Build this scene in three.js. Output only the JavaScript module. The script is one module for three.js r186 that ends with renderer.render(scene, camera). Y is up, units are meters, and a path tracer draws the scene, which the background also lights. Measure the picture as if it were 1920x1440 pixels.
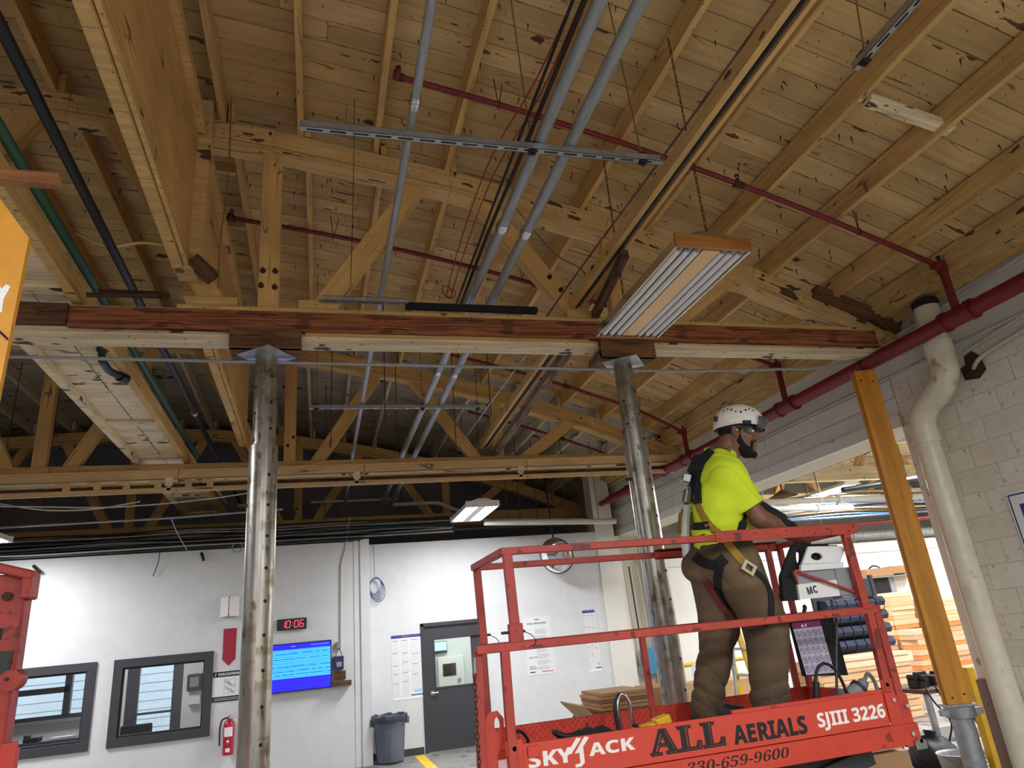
import * as THREE from 'three';
import { mergeGeometries, mergeVertices } from 'three/addons/utils/BufferGeometryUtils.js';
import { RoundedBoxGeometry } from 'three/addons/geometries/RoundedBoxGeometry.js';
import { MarchingCubes } from 'three/addons/objects/MarchingCubes.js';
import { RectAreaLightUniformsLib } from 'three/addons/lights/RectAreaLightUniformsLib.js';

// ---------------------------------------------------------------- camera, sky, exposure, area lights
const scene = new THREE.Scene();
const camera = new THREE.PerspectiveCamera(58.63, 4 / 3, 0.05, 200);
const EYE = new THREE.Vector3(0, 1.62, 0);
camera.position.copy(EYE);
camera.rotation.set(0.349433708, -0.29369557, -0.097499846, 'YXZ');
camera.updateMatrixWorld(true);
scene.add(camera);
scene.background = new THREE.Color(0.62, 0.8, 1.0);
scene.backgroundIntensity = 1.6;
const renderer = new THREE.WebGLRenderer({ antialias: true });
renderer.toneMapping = THREE.LinearToneMapping;
renderer.toneMappingExposure = 2.7;
renderer.shadowMap.enabled = true;
RectAreaLightUniformsLib.init();
const LAMP = 26, LAMP_NEXT = 54;            // radiance of the lamps of this hall and of the hall beyond the opening
const LAMP_COLOR = 0xf6f8ff;
function areaLight(x, y, z, w, d, power, color = LAMP_COLOR) {   // a lamp that shines straight down
  const l = new THREE.RectAreaLight(color, power, w, d);
  l.position.set(x, y, z); l.lookAt(x, y - 1, z); scene.add(l);
  return l;
}

// ---------------------------------------------------------------- helpers
let seed = 20240611;
const rnd = () => { seed |= 0; seed = seed + 0x6D2B79F5 | 0; let t = Math.imul(seed ^ seed >>> 15, 1 | seed); t = t + Math.imul(t ^ t >>> 7, 61 | t) ^ t; return ((t ^ t >>> 14) >>> 0) / 4294967296; };
const rr = (a, b) => a + (b - a) * rnd();
const V = (x, y, z) => new THREE.Vector3(x, y, z);
const taken = {};
const numbered = (n) => { const k = taken[n] = (taken[n] ?? -1) + 1; return k ? n + '_' + String(k).padStart(3, '0') : n; };
// the point of the plane axis = value that lies behind pixel (px, py) of the 1920 x 1440 photograph
function at(px, py, axis, value) {
  const d = V((px - 960) / 1282.2285, -(py - 720) / 1282.2285, -1).applyQuaternion(camera.quaternion);
  return EYE.clone().addScaledVector(d, (value - EYE[axis]) / d[axis]);
}
function prep(g) {
  let o = g.index ? g.toNonIndexed() : g.clone();
  for (const k of Object.keys(o.attributes)) if (!['position', 'normal', 'uv'].includes(k)) o.deleteAttribute(k);
  if (!o.attributes.uv) o.setAttribute('uv', new THREE.BufferAttribute(new Float32Array(o.attributes.position.count * 2), 2));
  if (!o.attributes.normal) o.computeVertexNormals();
  return o;
}
function boxUV(g, ou = 0, ov = 0) {          // uv in metres by the main direction of each face, grain along local x
  const p = g.attributes.position, n = g.attributes.normal, uv = new Float32Array(p.count * 2);
  for (let i = 0; i < p.count; i++) {
    const ax = Math.abs(n.getX(i)), ay = Math.abs(n.getY(i)), az = Math.abs(n.getZ(i));
    let u, v;
    if (ax >= ay && ax >= az) { u = p.getZ(i); v = p.getY(i); } else if (ay >= az) { u = p.getX(i); v = p.getZ(i) + 0.37; } else { u = p.getX(i); v = p.getY(i); }
    uv[2 * i] = u + ou; uv[2 * i + 1] = v + ov;
  }
  g.setAttribute('uv', new THREE.BufferAttribute(uv, 2));
  return g;
}
function box(cx, cy, cz, w, h, d, bev = 0) { // centre and size
  const g = prep(bev ? new RoundedBoxGeometry(w, h, d, 1, bev) : new THREE.BoxGeometry(w, h, d));
  boxUV(g, rr(0, 3), rr(0, 3));
  return g.translate(cx, cy, cz);
}
const span = (x0, x1, y0, y1, z0, z1, bev = 0) => box((x0 + x1) / 2, (y0 + y1) / 2, (z0 + z1) / 2, Math.abs(x1 - x0), Math.abs(y1 - y0), Math.abs(z1 - z0), bev);
function frameOf(p, q, up = V(0, 1, 0)) {
  const x = q.clone().sub(p).normalize();
  let z = x.clone().cross(up); if (z.lengthSq() < 1e-8) z = V(0, 0, 1); z.normalize();
  return new THREE.Matrix4().makeBasis(x, z.clone().cross(x), z);
}
function beam(p, q, w, h, bev = 0, up) {     // a bar from p to q, h across in the up direction and w sideways
  const L = p.distanceTo(q), g = prep(bev ? new RoundedBoxGeometry(L, h, w, 1, bev) : new THREE.BoxGeometry(L, h, w));
  boxUV(g, rr(0, 3), rr(0, 3));
  return g.applyMatrix4(frameOf(p, q, up)).translate((p.x + q.x) / 2, (p.y + q.y) / 2, (p.z + q.z) / 2);
}
function uvScale(g, a, b) { const t = g.attributes.uv; for (let i = 0; i < t.count; i++) t.setXY(i, t.getX(i) * a, t.getY(i) * b); return g; }
function cyl(p, q, r, seg = 12, r2 = r, open = false) {
  const L = p.distanceTo(q), g = prep(new THREE.CylinderGeometry(r2, r, L, seg, 1, open));
  uvScale(g, 6.283 * r, L);
  const m = frameOf(p, q).multiply(new THREE.Matrix4().makeRotationZ(-Math.PI / 2));
  return g.applyMatrix4(m).translate((p.x + q.x) / 2, (p.y + q.y) / 2, (p.z + q.z) / 2);
}
function tube(pts, r, seg = 8, n = 0, tension = 'centripetal') {
  const c = new THREE.CatmullRomCurve3(pts, false, tension), g = prep(new THREE.TubeGeometry(c, n || Math.max(2, (pts.length - 1) * 6), r, seg));
  return uvScale(g, c.getLength(), 6.283 * r);
}
function pipe(pts, r, seg = 10, bend = 0.06) { // straight runs with rounded corners
  const path = new THREE.CurvePath();
  let a = pts[0];
  for (let i = 1; i < pts.length; i++) {
    const b = pts[i];
    if (i < pts.length - 1) {
      const d0 = b.clone().sub(pts[i - 1]).normalize(), d1 = pts[i + 1].clone().sub(b).normalize();
      const e = b.clone().addScaledVector(d0, -bend), f = b.clone().addScaledVector(d1, bend);
      path.add(new THREE.LineCurve3(a, e)); path.add(new THREE.QuadraticBezierCurve3(e, b.clone(), f)); a = f;
    } else path.add(new THREE.LineCurve3(a, b));
  }
  const out = [];
  for (const c of path.curves) out.push(prep(new THREE.TubeGeometry(c, c.isLineCurve3 ? 1 : 6, r, seg)));
  return merge(out);
}
function lathe(pts, seg = 20) { return prep(new THREE.LatheGeometry(pts.map(([r, y]) => new THREE.Vector2(r, y)), seg)); }
function extrude(pts, depth, holes = [], bev = 0) {
  const s = new THREE.Shape(pts.map(([x, y]) => new THREE.Vector2(x, y)));
  for (const h of holes) s.holes.push(Array.isArray(h) ? new THREE.Path(h.map(([x, y]) => new THREE.Vector2(x, y))) : h);
  return prep(new THREE.ExtrudeGeometry(s, { depth, bevelEnabled: bev > 0, bevelSize: bev, bevelThickness: bev, bevelSegments: 1, curveSegments: 16 }));
}
function ell(cx, cy, cz, a, b, c, seg = 16) { return prep(new THREE.SphereGeometry(1, seg, Math.max(6, seg * 0.7 | 0))).scale(a, b, c).translate(cx, cy, cz); }
const merge = (gs) => gs.length === 1 ? gs[0] : mergeGeometries(gs);
const ORIGIN = new WeakMap();
function obj(name, geos, mat, parent, label) {
  const g = merge([].concat(geos).map((x) => prep(x)));
  const o = ORIGIN.get(parent); if (o) g.translate(-o.x, -o.y, -o.z);
  const m = new THREE.Mesh(g, mat); m.name = name; m.castShadow = m.receiveShadow = true;
  (parent ?? scene).add(m);
  if (o) ORIGIN.set(m, o);
  if (label) m.userData.label = label;
  return m;
}
function each(name, geos, mat, parent) { return geos.map((g) => obj(name, g, mat, parent)); }   // alike pieces, one mesh apiece
function thing(name, label, category, base, group) {
  const o = new THREE.Group(); o.name = numbered(name); o.position.copy(base); scene.add(o); ORIGIN.set(o, base);
  o.userData = { label, category }; if (group) o.userData.group = group;
  return o;
}
function solo(name, label, category, geos, mat, group) {     // a thing that is one mesh
  const g = merge([].concat(geos).map((x) => prep(x))); g.computeBoundingBox();
  const b = g.boundingBox, p = V((b.min.x + b.max.x) / 2, b.min.y, (b.min.z + b.max.z) / 2); g.translate(-p.x, -p.y, -p.z);
  const m = new THREE.Mesh(g, mat); m.name = numbered(name); m.position.copy(p); m.castShadow = m.receiveShadow = true; scene.add(m);
  ORIGIN.set(m, p);
  m.userData = { label, category }; if (group) m.userData.group = group;
  return m;
}
function struct(name, geos, mat, parent) {
  const m = obj(name, geos, mat, parent); if (!parent) m.userData.kind = 'structure';
  return m;
}

// ---------------------------------------------------------------- procedural textures
const hash = (x, y, s) => { let h = Math.imul(x, 374761393) + Math.imul(y, 668265263) + Math.imul(s, 974634721) | 0; h = Math.imul(h ^ h >>> 13, 1274126177); return ((h ^ h >>> 16) >>> 0) / 4294967296; };
function vn(x, y, px, py, s) {               // value noise that repeats after px, py cells
  const xi = Math.floor(x), yi = Math.floor(y), fx = x - xi, fy = y - yi, u = fx * fx * (3 - 2 * fx), v = fy * fy * (3 - 2 * fy);
  const X0 = ((xi % px) + px) % px, X1 = (X0 + 1) % px, Y0 = ((yi % py) + py) % py, Y1 = (Y0 + 1) % py;
  const a = hash(X0, Y0, s), b = hash(X1, Y0, s), c = hash(X0, Y1, s), d = hash(X1, Y1, s);
  return a + (b - a) * u + (c - a) * v + (a - b - c + d) * u * v;
}
function fbm(u, v, fx, fy, s, oct = 4) { let t = 0, a = 0.5, n = 0; for (let i = 0; i < oct; i++) { t += a * vn(u * fx, v * fy, fx, fy, s + i); n += a; a *= 0.5; fx *= 2; fy *= 2; } return t / n; }
const sm = (a, b, x) => { const t = Math.min(1, Math.max(0, (x - a) / (b - a))); return t * t * (3 - 2 * t); };
const hex = (h) => [h >> 16 & 255, h >> 8 & 255, h & 255];
function makeTex(n, fn, tile = 2, color = true, m = n) {
  const d = new Uint8Array(n * m * 4);
  for (let j = 0; j < m; j++) for (let i = 0; i < n; i++) {
    const c = fn(i / n, j / m), k = 4 * (j * n + i);
    d[k] = Math.max(0, Math.min(255, c[0])); d[k + 1] = Math.max(0, Math.min(255, c[1])); d[k + 2] = Math.max(0, Math.min(255, c[2])); d[k + 3] = 255;
  }
  const t = new THREE.DataTexture(d, n, m, THREE.RGBAFormat);
  t.wrapS = t.wrapT = THREE.RepeatWrapping; t.magFilter = THREE.LinearFilter; t.minFilter = THREE.LinearFilter;
  if (color) t.colorSpace = THREE.SRGBColorSpace;
  t.repeat.set(1 / tile, 1 / tile); t.needsUpdate = true;
  return t;
}
const mixc = (a, b, t) => [a[0] + (b[0] - a[0]) * t, a[1] + (b[1] - a[1]) * t, a[2] + (b[2] - a[2]) * t];
// old paint on timber: grain along u, chips down to brown wood, dark cracks and specks
function paintedWood(base, { chips = 0.1, s = 1, speck = 0.5, bare = 0x5a3d22, streak = 14, tile = 2 } = {}) {
  const B = hex(base), W = hex(bare);
  return makeTex(768, (u, v) => {
    const g = fbm(u, v, 4, 90, s, 3) - 0.5, big = fbm(u, v, 5, 7, s + 20, 4) - 0.5;
    let c = B.map((x) => x * (1 + g * streak / 60 + big * 0.22));
    const chip = sm(0.9 - chips, 0.92 - chips, fbm(u, v, 10, 34, s + 40, 4) * 0.75 + fbm(u, v, 3, 6, s + 50, 2) * 0.33);
    c = mixc(c, W.map((x) => x * (0.75 + g)), chip * 0.85);
    const crack = sm(0.03, 0.0, Math.abs(vn(u * 3, v * 40, 3, 40, s + 60) - 0.5)) * sm(0.6, 0.7, vn(u * 8, v * 16, 8, 16, s + 61));
    c = mixc(c, [58, 40, 22], crack * 0.6);
    const sp = hash(Math.floor(u * 190), Math.floor(v * 190), s + 70) > 1 - 0.006 * speck ? 0.55 : 0;
    return mixc(c, [50, 36, 22], sp);
  }, tile);
}
function bareWood(base, dark, s, tile = 1.6) {
  const B = hex(base), D = hex(dark);
  return makeTex(768, (u, v) => {
    const w = v + 0.02 * (fbm(u, v, 3, 6, s, 3) - 0.5), g = fbm(u, w, 5, 120, s + 3, 3), h = fbm(u, w, 9, 34, s + 9, 3);
    let c = mixc(B, D, sm(0.4, 0.72, g) * 0.55 + sm(0.52, 0.7, h) * 0.5);
    const big = fbm(u, v, 4, 5, s + 30, 3) - 0.5;
    return c.map((x) => x * (1 + big * 0.35));
  }, tile);
}
function mottled(base, amp, s, { f = 6, spot = null, cover = 0.7, soft = 0.08, tile = 2, n = 512, fy = f } = {}) {
  const B = hex(base), S = spot === null ? null : hex(spot);
  return makeTex(n, (u, v) => {
    const a = fbm(u, v, f, fy, s, 5) - 0.5, b = fbm(u, v, f * 8, fy * 8, s + 9, 2) - 0.5;
    let c = B.map((x) => x * (1 + a * amp + b * amp * 0.5));
    if (S) c = mixc(c, S, sm(cover, cover + soft, fbm(u, v, f * 3, fy * 3, s + 17, 4)));
    return c;
  }, tile);
}
function bumpTex(f, fy, s, tile) { return makeTex(256, (u, v) => { const a = 255 * fbm(u, v, f, fy, s, 4); return [a, a, a]; }, tile, false); }
function canvasTex(w, h, draw) {
  const c = document.createElement('canvas'); c.width = w; c.height = h;
  const x = c.getContext('2d'); draw(x, w, h);
  const t = new THREE.CanvasTexture(c); t.colorSpace = THREE.SRGBColorSpace;
  return t;
}
const std = (o) => new THREE.MeshStandardMaterial(o);
const grainBump = bumpTex(4, 70, 5, 2), roughBump = bumpTex(24, 24, 8, 0.8), blockBump = bumpTex(40, 40, 12, 1);
const M = {
  cream: std({ map: paintedWood(0xd4ad6c, { chips: 0.1, s: 3 }), roughness: 0.75, bumpMap: grainBump, bumpScale: 0.002 }),
  creamPeel: std({ map: paintedWood(0xd2ae72, { chips: 0.16, s: 11, speck: 0.8 }), roughness: 0.75, bumpMap: grainBump, bumpScale: 0.003 }),
  creamPale: std({ map: paintedWood(0xe8d6b0, { chips: 0.13, s: 17, speck: 0.8, bare: 0x4a3420 }), roughness: 0.72, bumpMap: grainBump, bumpScale: 0.002 }),
  busway: std({ map: paintedWood(0xdcb986, { chips: 0.04, s: 27, speck: 0.3, streak: 6 }), roughness: 0.55 }),
  web: std({ map: paintedWood(0xd6ac6c, { chips: 0.05, s: 23, speck: 0.4, streak: 9 }), roughness: 0.7, bumpMap: grainBump, bumpScale: 0.002 }),
  deck: [29, 31, 37].map((s, i) => std({ map: paintedWood([0xcbab74, 0xc5a56e, 0xcfb07a][i], { chips: 0.1, s, speck: 0.5, streak: 9, bare: 0x6a4c2c }), roughness: 0.8, bumpMap: grainBump, bumpScale: 0.001 })),
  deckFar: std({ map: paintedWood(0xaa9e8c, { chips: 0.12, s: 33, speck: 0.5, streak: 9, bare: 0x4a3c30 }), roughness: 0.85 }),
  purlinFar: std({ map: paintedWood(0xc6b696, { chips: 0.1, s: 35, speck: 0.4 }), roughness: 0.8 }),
  lvl: std({ map: bareWood(0xac6840, 0x4a2412, 41), roughness: 0.7, bumpMap: grainBump, bumpScale: 0.001 }),
  lvlDark: std({ map: bareWood(0x7a5538, 0x3c2616, 43), roughness: 0.75 }),
  oldWood: std({ map: bareWood(0x6b4c33, 0x2e1c10, 47), roughness: 0.8, bumpMap: grainBump, bumpScale: 0.002 }),
  greyWood: std({ map: bareWood(0x8d7561, 0x4c3a2c, 53), roughness: 0.85 }),
  pine: std({ map: bareWood(0xb07a4e, 0x7a4526, 59), roughness: 0.7 }),
  galv: std({ map: mottled(0xb4b8ba, 0.25, 61, { f: 16, tile: 0.6 }), roughness: 0.42, metalness: 0.75 }),
  galvDull: std({ map: mottled(0xa9adae, 0.3, 63, { f: 12, tile: 0.6 }), roughness: 0.55, metalness: 0.6 }),
  columnSteel: std({ map: makeTex(512, (u, v) => { const a = fbm(u, v, 16, 3, 67, 5) - 0.5, b = fbm(u, v, 5, 14, 71, 5), c = fbm(u, v, 40, 12, 73, 3); let k = hex(0xa9a69c).map((x) => x * (1 + a * 0.5)); k = mixc(k, [112, 96, 70], sm(0.5, 0.8, b) * 0.5); return mixc(k, [70, 56, 40], sm(0.7, 0.8, c) * 0.5); }, 1), roughness: 0.34, metalness: 0.8, bumpMap: roughBump, bumpScale: 0.0006 }),
  redPipe: std({ map: mottled(0x7d1a22, 0.3, 79, { f: 8 }), roughness: 0.5 }),
  blackPipe: std({ map: mottled(0x24292b, 0.4, 83), roughness: 0.45, metalness: 0.3 }),
  greenPipe: std({ map: mottled(0x2f5a45, 0.3, 87), roughness: 0.55 }),
  black: std({ color: 0x17181a, roughness: 0.6 }),
  blackMatt: std({ color: 0x1c1c1e, roughness: 0.9 }),
  rust: std({ map: mottled(0x4b3526, 0.5, 91), roughness: 0.85, metalness: 0.2 }),
  wall: std({ map: mottled(0xdcdedd, 0.06, 97, { f: 4, tile: 3 }), roughness: 0.7, bumpMap: roughBump, bumpScale: 0.0006 }),
  wallWarm: std({ map: mottled(0xe8e6dc, 0.05, 101, { f: 4, tile: 3 }), roughness: 0.7 }),
  block: [103, 107, 109].map((s, i) => std({ map: mottled([0xe6dfcc, 0xe2dac6, 0xe9e3d2][i], 0.08, s, { f: 10, spot: 0xb5af9d, cover: 0.76, tile: 1.2 }), roughness: 0.8, bumpMap: blockBump, bumpScale: 0.003 })),
  joint: std({ color: 0xd6d0be, roughness: 0.95 }),
  lintel: std({ map: mottled(0xe2e0d6, 0.07, 113, { f: 5, spot: 0xa8a498, cover: 0.76, tile: 2.4 }), roughness: 0.75, bumpMap: blockBump, bumpScale: 0.002 }),
  floor: std({ map: mottled(0x8d8b86, 0.3, 127, { f: 8, spot: 0x5f5c57, cover: 0.62, tile: 4 }), roughness: 0.45 }),
  yellowLine: std({ map: mottled(0xe3c02a, 0.15, 131), roughness: 0.6 }),
  pvc: std({ map: mottled(0xe8e0c8, 0.12, 137, { f: 3, spot: 0xa79f8a, cover: 0.7, soft: 0.2, tile: 1.5 }), roughness: 0.28 }),
  conduitPaint: std({ map: mottled(0xc9c5b8, 0.12, 139), roughness: 0.55 }),
  charcoal: std({ map: mottled(0x3b3b40, 0.12, 149), roughness: 0.5 }),
  lift: std({ map: mottled(0xc8402c, 0.16, 151, { f: 5, spot: 0x8a2c20, cover: 0.72, tile: 1.2 }), roughness: 0.45 }),
  liftWorn: std({ map: mottled(0xb13e30, 0.25, 157, { f: 5, spot: 0x6a2a20, cover: 0.66, tile: 0.9 }), roughness: 0.5 }),
  liftDark: std({ color: 0x3a3c3e, roughness: 0.6, metalness: 0.3 }),
  yellowPost: std({ map: mottled(0xd9952c, 0.25, 163, { f: 2, fy: 40, spot: 0xb5761c, cover: 0.72, tile: 1.5 }), roughness: 0.5 }),
  yellow: std({ map: mottled(0xe2b41c, 0.15, 167), roughness: 0.5 }),
  chrome: std({ color: 0xd0d2d4, roughness: 0.2, metalness: 0.95 }),
  steel: std({ map: mottled(0x9a9a98, 0.3, 173), roughness: 0.4, metalness: 0.85 }),
  whitePlastic: std({ color: 0xe8e8e4, roughness: 0.4 }),
  greyPlastic: std({ color: 0x8f9394, roughness: 0.55 }),
  paper: std({ color: 0xf0f0ee, roughness: 0.85 }),
  card: [179, 181, 191].map((s, i) => std({ map: mottled([0xd9b48a, 0xcfa67a, 0xe0c09a][i], 0.12, s, { f: 4, fy: 20 }), roughness: 0.85 })),
  cardDark: std({ map: mottled(0xa9805a, 0.15, 193), roughness: 0.88 }),
  cardOrange: std({ map: mottled(0xd98a4c, 0.12, 197), roughness: 0.85 }),
  glass: new THREE.MeshPhysicalMaterial({ color: 0xffffff, roughness: 0.03, transmission: 1, thickness: 0, ior: 1.45 }),
  redWire: std({ color: 0x9c2420, roughness: 0.5 }),
  guard: std({ map: mottled(0x8a7064, 0.15, 199), roughness: 0.7 }),
  blueGrey: std({ color: 0x70808c, roughness: 0.6 }),
  rope: std({ color: 0x8a6a3c, roughness: 0.9 }),
  blueBin: std({ color: 0x1a2540, roughness: 0.5 }),
};

// ---------------------------------------------------------------- the hall: floor, walls, roof
const X_LEFT = -12.3, X_WALL = 5.5, Z_END = -15.3, Z_FRONT = 7, ROOF_R = 22, ROOF_X = -3.35, ROOF_TOP = 5.97;
const chordTop = (x) => ROOF_TOP - ROOF_R + Math.sqrt(ROOF_R * ROOF_R - (x - ROOF_X) ** 2);
const deckY = (x) => chordTop(x) + 0.19;
const floor = struct('floor', span(X_LEFT - 0.3, 16, -0.15, 0, Z_END - 0.3, Z_FRONT + 0.3), M.floor);
obj('floor_marking', span(1.45, 1.6, 0, 0.004, -11.9, -8.4), M.yellowLine, floor);
// the office partition on the left, with its two window openings
const WIN = [[-4.28, -2.99], [-2.77, -1.465]], WY = [0.665, 1.795];
const wallBack = struct('wall_back', extrude([[X_LEFT, 0], [0.8, 0], [0.8, 3.27], [X_LEFT, 3.27]], 0.16, WIN.map(([a, b]) => [[a + 0.06, WY[0] + 0.06], [b - 0.06, WY[0] + 0.06], [b - 0.06, WY[1] - 0.06], [a + 0.06, WY[1] - 0.06]])).translate(0, 0, -11.76), M.wall);
const DOOR = [1.64, 2.73], DOOR_H = 1.92;
struct('wall_back_right', extrude([[0.8, 0], [DOOR[0] + 0.03, 0], [DOOR[0] + 0.03, DOOR_H - 0.03], [DOOR[1] - 0.03, DOOR_H - 0.03], [DOOR[1] - 0.03, 0], [4.95, 0], [4.95, 3.26], [0.8, 3.26]], 0.16).translate(0, 0, -12.16), M.wall);
struct('wall_step', span(0.64, 0.8, 0, 3.27, -12.0, -11.76), M.wall);
struct('trim_1', [span(0.66, 0.805, 0.002, 3.3, -11.6, -11.575), span(0.56, 0.63, 0.002, 3.28, -11.6, -11.59)], M.wall);
struct('baseboard_back', [span(0.82, 1.62, 0, 0.1, -12.0, -11.985), span(2.75, 4.9, 0, 0.1, -12.0, -11.985)], M.charcoal);
for (let i = 0; i < 2; i++) {
  const [a, b] = WIN[i], [c, d] = WY, w = struct('window_' + (i + 1), [span(a, b, d - 0.115, d, -11.6, -11.565, 0.004), span(a, b, c, c + 0.115, -11.6, -11.565, 0.004), span(a, a + 0.115, c + 0.11, d - 0.11, -11.6, -11.567, 0.004), span(b - 0.115, b, c + 0.11, d - 0.11, -11.6, -11.567, 0.004)], M.charcoal);
  obj('inner_frame', [span(a + 0.1, b - 0.1, d - 0.14, d - 0.11, -11.66, -11.59), span(a + 0.1, b - 0.1, c + 0.11, c + 0.14, -11.66, -11.59), span(a + 0.1, a + 0.13, c + 0.13, d - 0.13, -11.66, -11.59), span(b - 0.13, b - 0.1, c + 0.13, d - 0.13, -11.66, -11.59)], M.black, w);
  obj('pane', span(a + 0.12, b - 0.12, c + 0.12, d - 0.12, -11.64, -11.634), M.glass, w);
}
// the office behind the partition and its outer wall
const OUT = { door: [-3.37, -2.42], glass: [-3.17, -2.6], win: [-6.2, -3.95] };
struct('wall_far', extrude([[X_LEFT, 0], [5.9, 0], [5.9, 2.8], [X_LEFT, 2.8]], 0.2, [[[OUT.door[0], 0.02], [OUT.door[1], 0.02], [OUT.door[1], 2.05], [OUT.door[0], 2.05]], [[OUT.win[0], 0.95], [OUT.win[1], 0.95], [OUT.win[1], 2.1], [OUT.win[0], 2.1]]]).translate(0, 0, Z_END), M.wallWarm);
struct('wall_far_upper', span(X_LEFT, 5.9, 2.8, 6.3, Z_END, Z_END + 0.2), std({ map: mottled(0x8a8a92, 0.2, 98), roughness: 0.85 }));
struct('ceiling_office', span(X_LEFT, 0.7, 2.72, 2.8, Z_END + 0.2, -11.76), M.wall);
struct('wall_office_right', span(0.66, 0.8, 0, 2.72, Z_END + 0.2, -12.0), M.wall);
{
  const d = struct('door_2', [span(OUT.door[0], OUT.glass[0], 0.02, 2.05, -15.2, -15.12), span(OUT.glass[1], OUT.door[1], 0.02, 2.05, -15.2, -15.12), span(OUT.glass[0], OUT.glass[1], 0.02, 0.3, -15.2, -15.12), span(OUT.glass[0], OUT.glass[1], 1.92, 2.05, -15.2, -15.12)], M.charcoal);
  obj('crossbar', span(OUT.glass[0] - 0.05, OUT.glass[1], 0.86, 0.9, -15.12, -15.07), M.charcoal, d);
  obj('pane', span(OUT.glass[0], OUT.glass[1], 0.3, 1.92, -15.165, -15.16), M.glass, d);
  const [a, b] = OUT.win, w = struct('window_3', [span(a, b, 0.95, 1.02, -15.2, -15.1), span(a, b, 2.04, 2.1, -15.2, -15.1), span(a, a + 0.06, 1, 2.06, -15.2, -15.1), span(b - 0.07, b, 1, 2.06, -15.2, -15.1), span(-4.38, -4.27, 1, 2.06, -15.2, -15.1), span(a, -4.3, 1.38, 1.48, -15.2, -15.1)], M.charcoal);
  obj('pane', [span(-4.27, b - 0.07, 1.02, 2.04, -15.16, -15.155), span(a + 0.06, -4.38, 1.02, 2.04, -15.166, -15.161)], M.glass, w);
  obj('window_sill', span(a - 0.05, b + 0.05, 0.9, 0.95, -15.12, -14.98), M.greyPlastic, w);
}
areaLight(-3.2, 2.7, -13.6, 1.2, 0.6, 5, 0xf4f8ff);
struct('ceiling_light_office', span(-3.8, -2.6, 2.705, 2.72, -13.9, -13.3), std({ color: 0xffffff, emissive: 0xffffff, emissiveIntensity: 1 }));
// outside: pavement and a pale lapped wall beyond the office
struct('ground_outside', span(-16, 10, -0.25, -0.15, -26, Z_END - 0.3), M.floor);
{
  const o = struct('wall_outside', span(-14, 4, -0.15, 2.1, -19.2, -19), M.wall);
  for (let i = 0; i < 11; i++) obj('siding_board', beam(V(-14, 0.1 + i * 0.19, -18.98), V(4, 0.1 + i * 0.19, -18.98), 0.03, 0.17), M.wall, o);
}
// the passage behind the dark door
struct('ceiling_passage', span(0.8, 4.95, 2.5, 2.58, -14.4, -12.16), M.wall);
struct('wall_passage', [span(0.8, 4.95, 0, 2.5, -14.5, -14.4), span(4.85, 4.95, 0, 2.5, -14.4, -12.16)], M.wall);
areaLight(2.6, 2.48, -13.3, 1, 0.5, 8, 0xf0fff8);
struct('ceiling_light_passage', span(2.1, 3.1, 2.485, 2.5, -13.55, -13.05), std({ color: 0xffffff, emissive: 0xf4fffa, emissiveIntensity: 1 }));
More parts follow.
